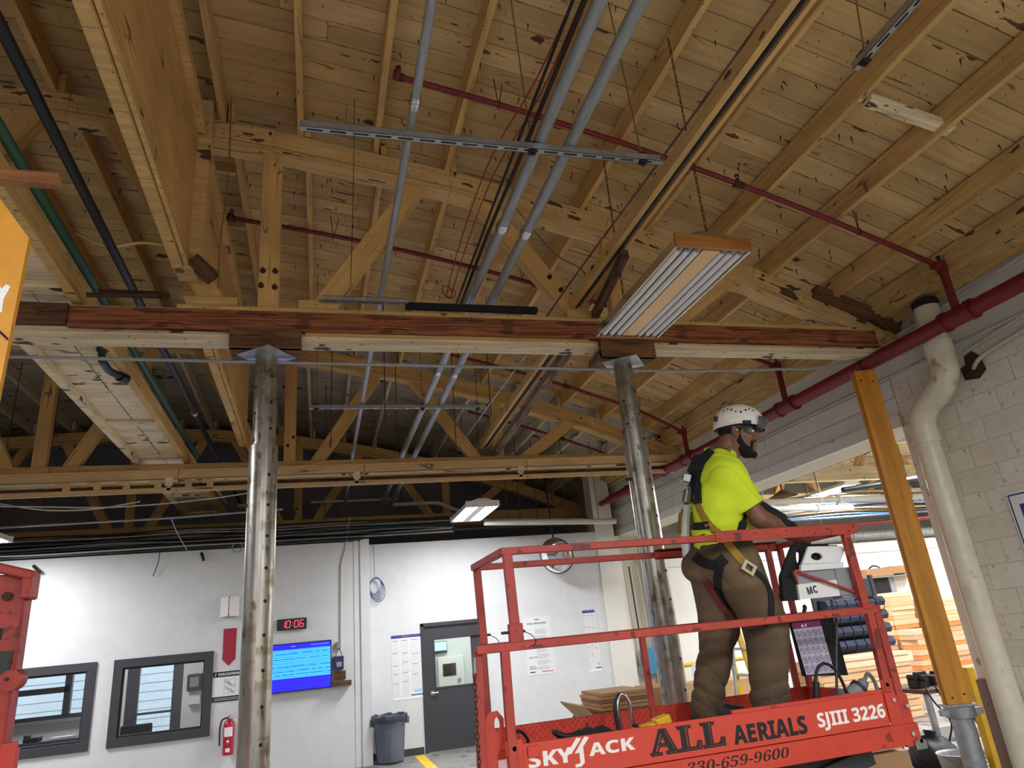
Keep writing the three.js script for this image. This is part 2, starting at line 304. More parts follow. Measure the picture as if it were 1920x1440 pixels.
// the block wall on the right: pier, opening, deep lintel
const Z_JAMB = -5.17, LINT = 3.17;
const wallRight = struct('wall_right', [span(5.505, 5.95, 0, 4.75, Z_JAMB, Z_FRONT), span(5.53, 5.95, LINT, 4.75, -12.4, Z_JAMB), span(5.53, 5.95, 0, 6.3, Z_END, -12.4)], M.joint);
{
  const BW = 0.4, BH = 0.2, shapes = M.block.map((m, i) => { const g = box(0, 0, 0, 0.034, BH - 0.004, BW - 0.004, 0.002); return g; });
  for (let r = 0; r < 18; r++) for (let c = 0; c < 8; c++) {
    let z1 = Z_JAMB + (c - (r % 2 ? 0.5 : 0)) * BW, z2 = z1 + BW; if (z1 < Z_JAMB) z1 = Z_JAMB;
    if (z2 > -2.2) continue;
    const k = Math.floor(rnd() * 3), full = z2 - z1 > BW - 0.01, m = new THREE.Mesh(full ? shapes[k] : box(0, 0, 0, 0.034, BH - 0.004, z2 - z1 - 0.004, 0.002), M.block[k]);
    m.name = 'block'; m.position.set(5.517 + rr(-0.0015, 0.0015), (r + 0.5) * BH, (z1 + z2) / 2); m.castShadow = m.receiveShadow = true; wallRight.add(m);
  }
  obj('wall_face', span(5.5, 5.535, 3.6, 4.75, Z_JAMB, 0), M.lintel, wallRight);
  // long boards and ledges of the lintel
  for (const [y0, y1, x] of [[LINT, 3.3, 5.47], [3.305, 3.47, 5.495], [3.475, 3.655, 5.49], [3.69, 3.95, 5.505], [3.955, 4.28, 5.5]]) {
    for (const [a, b] of [[-12.3, -9.9], [-9.895, -7.3], [-7.295, Z_JAMB - 0.003]]) obj('lintel_board', span(x, 5.535, y0, y1, a, b, 0.004), M.lintel, wallRight);
  }
  obj('ledge', [cyl(V(5.475, 3.672, -12.3), V(5.475, 3.672, -3), 0.016, 8), span(5.45, 5.52, 4.28, 4.3, -12.3, 0)], M.conduitPaint, wallRight);
  obj('jamb_plate', [span(5.482, 5.5, 0.9, LINT, Z_JAMB - 0.005, Z_JAMB + 0.1), span(5.5, 5.95, 0, LINT, Z_JAMB - 0.012, Z_JAMB)], M.lintel, wallRight);
  obj('corner_guard', span(5.462, 5.5, 0, 0.89, Z_JAMB - 0.014, Z_JAMB + 0.3, 0.004), M.guard, wallRight);
  obj('anchor_plate', [box(5.487, 3.4, -6.65, 0.012, 0.1, 0.1, 0.002), cyl(V(5.49, 3.4, -6.65), V(5.46, 3.4, -6.65), 0.012, 8)], M.pvc, wallRight);
  obj('hole_patch', extrude([[-0.11, -0.09], [0.02, -0.12], [0.1, -0.07], [0.09, 0.06], [0.03, 0.13], [-0.05, 0.11], [-0.06, 0.04], [-0.12, 0.02]], 0.012).rotateY(-Math.PI / 2).translate(5.499, 3.44, -4.28), M.rust, wallRight);
}
struct('trim_2', [span(4.95, 5.32, 0, 4.5, -12.3, -11.98), span(5.32, 5.44, 0, 3.17, -12.3, -12.08)], M.wallWarm);
struct('wall_left', span(X_LEFT - 0.2, X_LEFT, 0, 6.3, Z_END, Z_FRONT), M.wall);
struct('wall_front', span(X_LEFT - 0.2, 16, 0, 6.4, Z_FRONT, Z_FRONT + 0.2), M.wall);
// the bowed timber roof: slab, planks, purlins
function arch(x0, x1, z0, z1, lift, thick, n) {            // a strip that follows the roof's curve
  const g = prep(new THREE.BoxGeometry(1, 1, 1, n, 1, 1)), p = g.attributes.position;
  for (let i = 0; i < p.count; i++) { const x = x0 + (x1 - x0) * (p.getX(i) + 0.5); p.setXYZ(i, x, deckY(x) + lift + (p.getY(i) + 0.5) * thick, z0 + (z1 - z0) * (p.getZ(i) + 0.5)); }
  g.computeVertexNormals();
  return boxUV(g, rr(0, 3), rr(0, 3));
}
const ceiling = struct('ceiling', arch(X_LEFT - 0.2, 5.95, Z_END - 0.1, Z_FRONT + 0.2, 0.024, 0.15, 40), M.oldWood);
{
  const P = 0.197;
  for (let r = 0; r < 71; r++) {
    const z = -1.3 - r * P, cuts = [-8.2, rr(-5.5, -2.5), rr(-0.5, 2.4), 5.9];
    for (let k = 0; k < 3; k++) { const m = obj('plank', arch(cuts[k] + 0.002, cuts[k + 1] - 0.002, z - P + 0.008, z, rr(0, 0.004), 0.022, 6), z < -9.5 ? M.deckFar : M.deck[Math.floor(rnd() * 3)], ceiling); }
  }
  for (let k = -10; k < 11; k++) {
    const x = -0.74 + 0.62 * k, y = chordTop(x);
    [[-0.6, -5.1], [-4.92, -9.6], [-9.42, -14.1], [-13.92, -15.1]].forEach(([a, b], i) => {
      const o = i % 2 ? 0.03 : -0.03, dx = rr(-0.012, 0.012);
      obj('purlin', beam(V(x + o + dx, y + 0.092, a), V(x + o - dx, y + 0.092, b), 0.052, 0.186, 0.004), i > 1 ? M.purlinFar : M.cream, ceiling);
    });
  }
  // points of roofing nails that came through the planks
  const n = 420, nail = new THREE.InstancedMesh(new THREE.ConeGeometry(0.006, 0.075, 5).rotateX(Math.PI).translate(0, -0.034, 0), M.black, n), q = new THREE.Matrix4();
  for (let i = 0; i < n; i++) { const x = rr(-2.5, 5.3), z = rr(-1.6, -9.2); q.makeRotationFromEuler(new THREE.Euler(rr(-0.25, 0.25), 0, rr(-0.25, 0.25))); q.setPosition(x, deckY(x), z); nail.setMatrixAt(i, q); }
  nail.name = 'nail_points'; nail.userData.kind = 'stuff'; ceiling.add(nail);
}
struct('trim_3', [span(5.24, 5.5, 4.27, 4.33, -12.2, 0), span(5.2, 5.26, 4.2, 4.4, -4.9, 0), span(5.2, 5.26, 4.2, 4.4, -9.4, -5.2), span(5.2, 5.26, 4.2, 4.4, -12.2, -9.6), span(5.26, 5.5, 4.17, 4.27, -12.2, 0)], M.creamPeel);

// the hall beyond the opening
struct('wall_neighbour', span(5.95, 15.6, 0, 2.76, -12.5, -12.3), M.wallWarm);
struct('trim_4', span(5.95, 15.6, 2.55, 2.6, -12.3, -12.27), M.wallWarm);
struct('wall_neighbour_far', span(5.95, 16, 0, 6.3, Z_END, Z_END + 0.2), M.wallWarm);
struct('wall_neighbour_right', span(15.6, 15.8, 0, 6.3, Z_END, Z_FRONT), M.wallWarm);
const ceil2 = struct('ceiling_neighbour', span(5.95, 15.8, 4.7, 4.85, Z_END, Z_FRONT + 0.1), M.creamPale);
for (let k = 0; k < 16; k++) obj('joist', span(5.95, 15.6, 4.5, 4.7, -14.6 + k * 0.7, -14.55 + k * 0.7), M.creamPale, ceil2);

// ---------------------------------------------------------------- roof trusses
function truss(z, label, mats, boltsAt) {
  const t = thing('roof_truss', label, 'roof truss', V(-3.35, 3.82, z));
  const X = [-12.2, -9.3, -6.35, -3.35, -1.9, -0.37, 1.1, 2.55, 4.0, 5.56];
  for (let i = 0; i + 1 < X.length; i++) {
    const p = V(X[i], chordTop(X[i]), z), q = V(X[i + 1], chordTop(X[i + 1]), z), d = (h) => [p.clone().add(V(0, h, 0)), q.clone().add(V(0, h, 0))];
    obj('top_chord', [beam(...d(-0.085), 0.15, 0.17, 0.004), beam(...d(-0.205), 0.17, 0.05, 0.004)], mats.chord, t);
  }
  obj('bottom_chord', [span(-12.2, -3.2, 3.83, 4.085, z - 0.075, z + 0.06, 0.006), span(-3.195, 5.58, 3.82, 4.085, z - 0.075, z + 0.06, 0.006)], mats.bottom ?? mats.chord, t);
  obj('bottom_ledger', span(-12, 5.5, 3.815, 3.87, z + 0.058, z + 0.085, 0.004), mats.strip, t);
  for (const xv of [-9.25, -6.3, -3.33, -0.375, 2.56]) {
    obj('vertical_web', beam(V(xv, 3.95, z), V(xv, chordTop(xv) - 0.2, z), 0.1, 0.155, 0.004, V(1, 0, 0)), mats.web, t);
    for (const s of [-1, 1]) {
      const a = V(xv + s * 0.3, 3.98, z + 0.004), b = V(xv + s * 1.22, chordTop(xv + s * 1.22) - 0.16, z + 0.004);
      if (b.x > 5.3) continue;
      obj('diagonal_web', beam(a, b, 0.1, 0.165, 0.004), mats.web, t);
      if (mats.block) obj('heel_block', beam(V(xv + s * 0.22, 4.13, z + 0.05), V(xv + s * 0.52, 4.13, z + 0.05), 0.05, 0.1, 0.004), mats.block, t);
    }
  }
  for (const [x, y] of boltsAt) obj('bolt', [cyl(V(x, y, z + 0.05), V(x, y, z + 0.062), 0.022, 10), cyl(V(x, y, z + 0.06), V(x, y, z + 0.09), 0.013, 6)], M.rust, t);
  return t;
}
truss(-5, 'nearest cream timber roof truss, its bottom chord carried by two steel posts', { chord: M.creamPeel, bottom: M.creamPale, web: M.web, strip: M.creamPale, block: M.cream }, [[-0.42, 4.43], [-0.33, 4.43], [-0.43, 4.3], [-0.33, 4.29], [1.93, 4.5], [2.02, 4.38], [-0.4, 5.72], [1.15, 5.48], [4.1, 4.62], [5.3, 3.98], [5.36, 4.03], [5.45, 3.96]]);  // paler bottom chord: the strong light on it is put into its colour
truss(-9.5, 'second timber roof truss, behind the yellow busway rail', { chord: M.cream, web: M.web, strip: M.cream }, [[-0.4, 4.3], [1.1, 5.5], [3.9, 4.65], [-0.33, 4.42]]);
truss(-14, 'farthest timber roof truss, in the dark above the white office walls', { chord: M.web, web: M.web, strip: M.web }, [[-0.4, 4.3]]);
// short members at the right heel of the near truss
solo('timber_strut', 'dark brown timber let in at the right heel of the nearest truss', 'timber', [beam(V(4.62, 4.46, -4.9), V(5.22, 4.23, -4.9), 0.1, 0.12, 0.004), beam(V(5.2, 4.25, -4.89), V(5.48, 4.1, -4.89), 0.12, 0.16, 0.004)], M.lvlDark);
{
  const t = thing('timber_beam', 'long reddish brown laminated beam bolted along the nearest truss', 'beam', V(1.76, 3.89, -4.9));
  obj('laminated_member', span(-1.68, 5.2, 3.895, 4.055, -4.94, -4.895, 0.003), M.lvl, t);
  obj('top_strip', span(-1.0, 5.2, 4.06, 4.095, -4.94, -4.9, 0.003), M.cream, t);
  obj('under_strip', span(-0.1, 2.2, 3.865, 3.893, -4.94, -4.9, 0.003), M.cream, t);
  solo('timber_plank', 'dark brown plank end left of the reddish laminated beam', 'plank', span(-2.55, -1.69, 3.91, 4.075, -4.94, -4.9, 0.004), M.lvlDark);
  solo('end_cap_board', 'cream painted board with bolt heads at the right end of the laminated beam', 'board', [span(5.21, 5.5, 3.9, 4.07, -4.93, -4.9, 0.003), ...[[5.27, 3.94], [5.33, 4.02], [5.42, 3.98]].map(([x, y]) => cyl(V(x, y, -4.9), V(x, y, -4.87), 0.014, 6))], M.creamPeel);
}
// steel shoring posts under the near truss
M.lvl2 = std({ map: bareWood(0x8a6038, 0x4a3018, 44), roughness: 0.75 });
function shorePost(x, yTop, ySplit, rBig, label, blockLabel) {
  const z = -5.0, t = thing('shoring_post', label, 'steel post', V(x, 0, z)), rs = rBig * 0.81;
  obj('lower_tube', cyl(V(x, 0.02, z), V(x, ySplit, z), rBig, 40, rBig, true), M.columnSteel, t);
  obj('tube_collar', [cyl(V(x, ySplit - 0.004, z), V(x, ySplit, z), rBig, 40, rs), cyl(V(x, ySplit, z), V(x, ySplit + 0.012, z), rs + 0.006, 40)], M.steel, t);
  obj('upper_tube', cyl(V(x, ySplit - 0.1, z), V(x, yTop - 0.012, z), rs, 40, rs, true), M.columnSteel, t);
  const hp = box(0, 0, 0, 0.3, 0.014, 0.3, 0.003).rotateY(Math.PI / 4 + 0.12).translate(x, yTop - 0.006, z + 0.02); obj('head_plate', hp, M.galv, t);
  obj('base_plate', box(x, 0.01, z, 0.32, 0.02, 0.32, 0.003), M.steel, t);
  const hole = (y, a, r) => { const d = V(Math.sin(a), 0, Math.cos(a)); return cyl(V(x, y, z).addScaledVector(d, r - 0.02), V(x, y, z).addScaledVector(d, r + 0.0012), 0.012, 10); };
  const hs = [];
  for (let y = ySplit + 0.12; y < yTop - 0.1; y += 0.2) hs.push(hole(y, 0.62, rs), hole(y - 0.08, -0.95, rs));
  for (let y = 0.5; y < ySplit - 0.05; y += 0.21) hs.push(hole(y, 0.5, rBig));
  each('pin_hole', hs, M.black, t);
  obj('pin', [cyl(V(x - rBig - 0.05, ySplit - 0.42, z + 0.03), V(x + 0.02, ySplit - 0.42, z + 0.03), 0.013, 8)], M.rust, t);
  const bw = 0.25;
  solo('bearing_block', blockLabel, 'timber block', [span(x - bw, x + bw, yTop + 0.002, yTop + 0.08, z - 0.15, z + 0.15, 0.006), span(x - bw, x + bw, yTop + 0.002, yTop + 0.16, z + 0.105, z + 0.16, 0.006)], M.lvl2);
}
shorePost(-0.375, 3.735, 3.03, 0.098, 'left grey steel shoring post in front of the white wall', 'brown timber block on top of the left steel post');
shorePost(2.52, 3.715, 3.12, 0.098, 'right stained steel shoring post behind the red lift', 'brown timber block on top of the right steel post');
{ // yellow post by the opening
  const X = 5.1, Z = -5.08, t = thing('yellow_post', 'tall ribbed yellow post on a steel pipe beside the opening', 'post', V(X, 0, Z));
  const ang = -0.35, rot = (g) => g.rotateY(ang).translate(X, 0, Z);
  const prof = [[-0.095, -0.05], [0.095, -0.05], [0.095, -0.036], [0.078, -0.03], [0.078, 0.03], [0.095, 0.036], [0.095, 0.05], [0.062, 0.05], [0.056, 0.036], [0.048, 0.036], [0.042, 0.05], [-0.042, 0.05], [-0.048, 0.036], [-0.056, 0.036], [-0.062, 0.05], [-0.095, 0.05], [-0.095, 0.036], [-0.078, 0.03], [-0.078, -0.03], [-0.095, -0.036]];
  const g = boxUV(extrude(prof, 2.98).rotateX(-Math.PI / 2)); for (let i = 0; i < g.attributes.uv.count; i++) { const u = g.attributes.uv.getX(i), v = g.attributes.uv.getY(i); g.attributes.uv.setXY(i, v, u); }
  obj('ribbed_shaft', rot(g.translate(0, 0.72, 0)), M.yellowPost, t);
  each('bolt_hole', [[-0.06, 3.6], [0.05, 3.58], [-0.05, 0.8], [0.05, 0.82]].map(([x, y]) => rot(cyl(V(x, y, 0.04), V(x, y, 0.052), 0.009, 8))), M.black, t);
  obj('clamp_collar', [rot(cyl(V(0, 0.65, 0), V(0, 0.73, 0), 0.115, 24)), rot(box(0.13, 0.69, 0.02, 0.08, 0.05, 0.05, 0.006)), rot(box(-0.13, 0.69, 0.02, 0.08, 0.05, 0.05, 0.006)), rot(box(0, 0.74, 0, 0.24, 0.02, 0.16, 0.004))], M.galvDull, t);
  obj('steel_pipe', cyl(V(X, 0.02, Z), V(X, 0.66, Z), 0.084, 28), M.galvDull, t);
  obj('base_plate', box(X, 0.01, Z, 0.28, 0.02, 0.28, 0.003), M.steel, t);
  solo('bollard_sleeve', 'bright yellow strip of a guard post behind the ribbed yellow post', 'guard post', [span(5.59, 5.68, 0, 0.97, -5.43, -5.36, 0.01)], M.yellow);
}
// deep plywood webbed girders at the ridge line
for (const [z0, z1, label] of [[-4.775, -0.9, 'deep plywood girder running overhead to the nearest truss'], [-9.4, -5.12, 'deep plywood girder beyond the nearest truss, above the left steel post']]) {
  const t = thing('ridge_girder', label, 'girder', V(-0.95, 4.28, (z0 + z1) / 2));
  obj('bottom_flange', [span(-1.01, -0.935, 4.28, 4.4, z0, z1, 0.004), span(-0.932, -0.9, 4.3, 4.41, z0, z1, 0.004)], M.cream, t);
  obj('plywood_web', span(-0.96, -0.925, 4.38, 5.68, z0, z1), M.web, t);
  obj('top_flange', [span(-0.925, -0.86, 5.52, 5.6, z0, z1, 0.004), span(-1.0, -0.93, 5.6, 5.7, z0, z1, 0.004)], M.cream, t);
}
solo('timber_post', 'square cream post with flaking paint at the end of the near girder', 'post', [span(-0.98, -0.83, 4.36, chordTop(-0.9) + 0.05, -4.915, -4.78, 0.006), span(-1.0, -0.86, 4.28, 4.37, -4.9, -4.7, 0.006)], M.creamPeel);
solo('timber_block', 'dark brown bolted block under the flaking cream post', 'timber block', beam(V(-0.88, 4.36, -4.72), V(-0.74, 4.22, -4.72), 0.09, 0.1, 0.006), M.oldWood);
// timber catwalk laid on the bottom chords
for (const [z0, z1, label] of [[-5.25, -1.6, 'near stretch of the pale timber catwalk above the yellow panel'], [-9.75, -5.25, 'middle stretch of the pale timber catwalk behind the nearest truss'], [-13.6, -9.75, 'far stretch of the pale timber catwalk beyond the yellow busway rail']]) {
  const t = thing('catwalk', label, 'catwalk', V(-1.94, 4.15, (z0 + z1) / 2));
  obj('walk_board', span(-2.2, -1.945, 4.17, 4.2, z0, z1, 0.003), M.creamPale, t);
  obj('walk_board', span(-1.935, -1.68, 4.17, 4.2, z0, z1, 0.003), M.creamPale, t);
  obj('side_rail', span(-2.27, -2.2, 4.1, 4.25, z0, z1, 0.004), M.creamPale, t);
  obj('side_rail', span(-1.69, -1.62, 4.1, 4.25, z0, z1, 0.004), M.cream, t);
  for (const z of [z0 + 1.85, z0 + 0.4]) obj('cross_cleat', span(-2.2, -1.69, 4.135, 4.17, z - 0.05, z + 0.05, 0.003), M.creamPale, t);
}
// timber runners hung beside the conduits
for (const [z0, z1, dx, label] of [[-4.95, -0.8, 0, 'near pair of cream timber runners with cable between them'], [-9.45, -5.05, 0.2, 'far pair of cream timber runners with cable between them']]) {
  const t = thing('timber_runner', label, 'timber runner', V(2.15 + dx, 4.2, (z0 + z1) / 2));
  obj('runner_board', beam(V(2.075 + dx / 2, 4.245, z1), V(2.1 + dx, 4.245, z0), 0.045, 0.09, 0.003), M.cream, t);
  obj('runner_board', beam(V(2.17 + dx / 2, 4.245, z1), V(2.19 + dx, 4.245, z0), 0.03, 0.07, 0.003), M.web, t);
  obj('cable', [tube([V(2.125 + dx / 2, 4.22, z1), V(2.13 + dx * 0.8, 4.215, (z0 + z1) / 2), V(2.145 + dx, 4.22, z0)], 0.014, 6), tube([V(2.128 + dx / 2, 4.25, z1), V(2.145 + dx, 4.25, z0)], 0.012, 6)], M.black, t);
}
solo('hanging_timber', 'weathered brown timber hung beside the unlit lamp', 'timber', beam(V(2.16, 4.16, -3.97), V(2.32, 4.13, -5.1), 0.06, 0.07, 0.004), M.oldWood);
solo('hanging_timber', 'weathered grey timber rail beyond the nearest truss', 'timber', [beam(V(2.34, 4.17, -5.6), V(2.49, 4.13, -9.42), 0.09, 0.08, 0.004)], M.greyWood);
solo('blocking_piece', 'L shaped pale timber blocking nailed between two rafters at upper right', 'timber', [beam(V(3.6, 4.82, -2.9), V(4.27, 4.66, -2.9), 0.09, 0.05, 0.004), beam(V(3.615, 4.84, -2.93), V(3.615, 5.02, -2.93), 0.03, 0.1, 0.003, V(1, 0, 0))], M.creamPale);
solo('blocking_piece', 'small slanted board on the planks at far right', 'board', beam(V(4.87, 4.66, -3.75), V(4.98, 4.6, -4.05), 0.07, 0.03, 0.003), M.cream);
for (const z of [-5.6, -6.5, -7.4]) solo('bridging_piece', ['short cream bridging between rafters nearest the left steel post', 'second cream bridging between rafters past the nearest truss', 'third cream bridging between rafters past the nearest truss'][Math.round((-5.6 - z) / 0.9)], 'timber', beam(V(-1.36, chordTop(-1.36) + 0.02, z), V(-0.74, chordTop(-0.74) + 0.02, z), 0.05, 0.1, 0.003), M.cream);

// ---------------------------------------------------------------- strut channels, conduits, sprinkler pipes, cables
function strutGeo(L, H = 0.041, W = 0.041) {               // slotted face down, along x from 0
  const holes = [];
  for (let x = 0.03; x + 0.09 < L; x += 0.117) { const p = new THREE.Path(), r = 0.0085; p.moveTo(x + r, -r); p.lineTo(x + 0.085 - r, -r); p.absarc(x + 0.085 - r, 0, r, -Math.PI / 2, Math.PI / 2, false); p.lineTo(x + r, r); p.absarc(x + r, 0, r, Math.PI / 2, Math.PI * 1.5, false); holes.push(p); }
  const s = new THREE.Shape([[0, -W / 2], [L, -W / 2], [L, W / 2], [0, W / 2]].map(([a, b]) => new THREE.Vector2(a, b))); s.holes.push(...holes);
  const face = prep(new THREE.ExtrudeGeometry(s, { depth: 0.003, bevelEnabled: false, curveSegments: 4 })).rotateX(Math.PI / 2).translate(0, 0.003, 0);
  return [face, box(L / 2, H / 2, W / 2 - 0.0015, L, H, 0.003), box(L / 2, H / 2, -W / 2 + 0.0015, L, H, 0.003), box(L / 2, H - 0.0015, W / 2 - 0.009, L, 0.003, 0.018), box(L / 2, H - 0.0015, -W / 2 + 0.009, L, 0.003, 0.018)];
}
function strut(p, L, turn, label, rods, mat = M.galv) {
  const t = thing('strut_channel', label, 'strut channel', p.clone());
  const place = (g) => g.rotateY(turn).translate(p.x, p.y, p.z);
  obj('slotted_channel', strutGeo(L).map(place), mat, t);
  for (const [x, h, dx] of rods) {
    const b = V(x, -0.04, 0).applyAxisAngle(V(0, 1, 0), turn).add(p), e = V(x + dx, h, 0).applyAxisAngle(V(0, 1, 0), turn).add(p);
    obj('hanger_rod', cyl(b, e, 0.0045, 6), M.rope, t);
    each('nut', [merge([place(box(x, -0.008, 0, 0.045, 0.012, 0.045, 0.003)), place(cyl(V(x, -0.03, 0), V(x, -0.012, 0), 0.01, 6))]), place(box(x, 0.047, 0, 0.05, 0.01, 0.04, 0.003))], mat === M.galv ? M.black : M.galv, t);
  }
  return t;
}
strut(V(-0.1, 4.155, -2.98), 2.06, -0.01, 'nearest slotted steel strut channel carrying the conduits overhead', [[1.25, 1.35, -0.02], [1.93, 1.25, -0.03]]);
strut(V(0.02, 4.14, -4.97 + 0.11), 0.66, 0, 'grey strut channel lying on the truss beside the black tube', []);
strut(V(-0.09, 4.16, -7.48), 2.0, 0, 'slotted strut channel beyond the nearest truss, above the yellow rail', [[0.07, 1.7, 0], [1.25, 1.35, 0], [1.9, 1.1, 0]]);
strut(V(-0.12, 4.16, -12.8), 1.55, 0, 'far strut channel in the dark behind the yellow rail', [[0.12, 1.6, 0]]);
strut(V(2.63, 4.15, -2.12), 1.5, -Math.PI / 2 - 0.02, 'short slotted strut channel at the top right, hung on a thin rod', [[0.06, 1.1, 0.2]]);
solo('black_tube', 'matt black tube lying across the truss under the two conduits', 'tube', [span(0.66, 1.76, 4.115, 4.165, -4.92, -4.86, 0.008)], M.blackMatt);
function conduit(pts, r, joints, label, mat = M.galvDull, rods = []) {
  const t = thing('conduit', label, 'conduit', pts[0].clone().lerp(pts[pts.length - 1], 0.5));
  for (const [x, y, z] of rods) obj('hanger_rod', cyl(V(x, y, z), V(x, deckY(x) + 0.005, z), 0.005, 6), M.rust, t);
  obj('pipe_run', pipe(pts, r, 16, 0.1), mat, t);
  for (const p of joints) { const d = V(0, 0, 1); obj('coupling', [cyl(p.clone().addScaledVector(d, -0.045), p.clone().addScaledVector(d, 0.045), r * 1.18, 18), cyl(p.clone().addScaledVector(d, -0.02), p.clone().addScaledVector(d, -0.008), r * 1.32, 18), cyl(p.clone().addScaledVector(d, 0.01), p.clone().addScaledVector(d, 0.022), r * 1.32, 18)], M.chrome, t); }
  return t;
}
const CY = 4.235;
conduit([V(0.455, CY, -0.6), V(0.47, CY, -2.9), V(0.475, CY, -9.9), V(0.475, CY - 0.1, -10.2), V(0.475, CY - 0.1, -13.6)], 0.024, [V(0.47, CY, -2.78)], 'single thin steel conduit running over the left part of the strut channels');
conduit([V(1.2, CY, -0.6), V(1.205, CY, -3.9), V(1.2, CY, -4.5), V(1.19, CY, -9.9), V(1.16, CY - 0.1, -10.3), V(1.16, CY - 0.1, -12.9)], 0.036, [V(1.205, CY, -3.83), V(1.195, CY, -6.5)], 'left one of the two thick parallel steel conduits overhead');
conduit([V(1.385, CY, -0.6), V(1.39, CY, -3.95), V(1.385, CY, -4.5), V(1.375, CY, -9.9), V(1.33, CY - 0.1, -10.3), V(1.33, CY - 0.1, -12.9)], 0.036, [V(1.39, CY, -3.88), V(1.38, CY, -6.55)], 'right one of the two thick parallel steel conduits overhead');
conduit([V(1.35, 4.1, -12.9), V(2.2, 4.1, -12.9), V(3.0, 3.7, -12.7), V(4.6, 3.6, -12.6)], 0.035, [], 'pale conduit bending away right in the dark above the lit lamp', M.conduitPaint, [[1.5, 4.1, -12.9], [4.4, 3.6, -12.62]]);
conduit([V(-2.6, 3.72, -5.03), V(3.1, 3.665, -5.03), V(4.5, 3.71, -5.03), V(5.3, 3.86, -5.03)], 0.012, [], 'thin horizontal steel conduit under the nearest truss', M.galvDull);
conduit([V(0.5, 3.66, -11.59), V(0.42, 3.1, -11.585), V(0.36, 2.95, -11.585), V(0.35, 1.75, -11.585)], 0.012, [], 'thin white conduit down the wall beside the screen', M.conduitPaint);
conduit([V(-5.5, 3.55, -10.6), V(-1.95, 3.6, -10.6), V(-0.5, 3.66, -10.6)], 0.015, [], 'thin grey pipe behind the yellow rail at left', M.galvDull, [[-3.6, 3.57, -10.6], [-2.4, 3.59, -10.6], [-0.7, 3.65, -10.6]]);
conduit([V(2.6, 3.36, -10.9), V(4.9, 3.27, -10.9)], 0.05, [], 'pale pipe with a flanged end above the round mirror', M.conduitPaint, [[3.0, 3.34, -10.9], [4.6, 3.28, -10.9]]);
conduit([V(5.475, 3.58, -4.3), V(5.475, 3.6, -4.15), V(5.475, 3.72, -3.2), V(5.475, 3.75, -2)], 0.016, [], 'upper of two white conduits on the block wall right of the drain pipe', M.conduitPaint);
conduit([V(5.495, 3.42, -4.28), V(5.44, 3.43, -4.24), V(5.45, 3.49, -4.1), V(5.465, 3.58, -3.4), V(5.465, 3.66, -2)], 0.018, [], 'lower of two white conduits, ending at the hole in the block wall', M.conduitPaint);
conduit([V(5.46, 4.02, -4.9), V(5.46, 4.1, -3.6), V(5.46, 4.2, -2)], 0.014, [], 'thin white conduit high on the right wall behind the red riser', M.conduitPaint);
conduit([V(-1.37, 4.36, -0.8), V(-1.375, 4.36, -5.0), V(-1.39, 4.36, -13.5)], 0.03, [V(-1.385, 4.36, -8.2)], 'black steel pipe running over the catwalk’s right side', M.blackPipe);
conduit([V(-1.585, 4.3, -0.8), V(-1.59, 4.3, -5.2), V(-1.6, 4.3, -9.9)], 0.032, [], 'green painted pipe lying along the catwalk’s edge', M.greenPipe);
conduit([V(-1.58, 4.19, -9.95), V(-1.52, 4.19, -12.6)], 0.025, [], 'pale pipe beside the far stretch of the catwalk', M.conduitPaint);
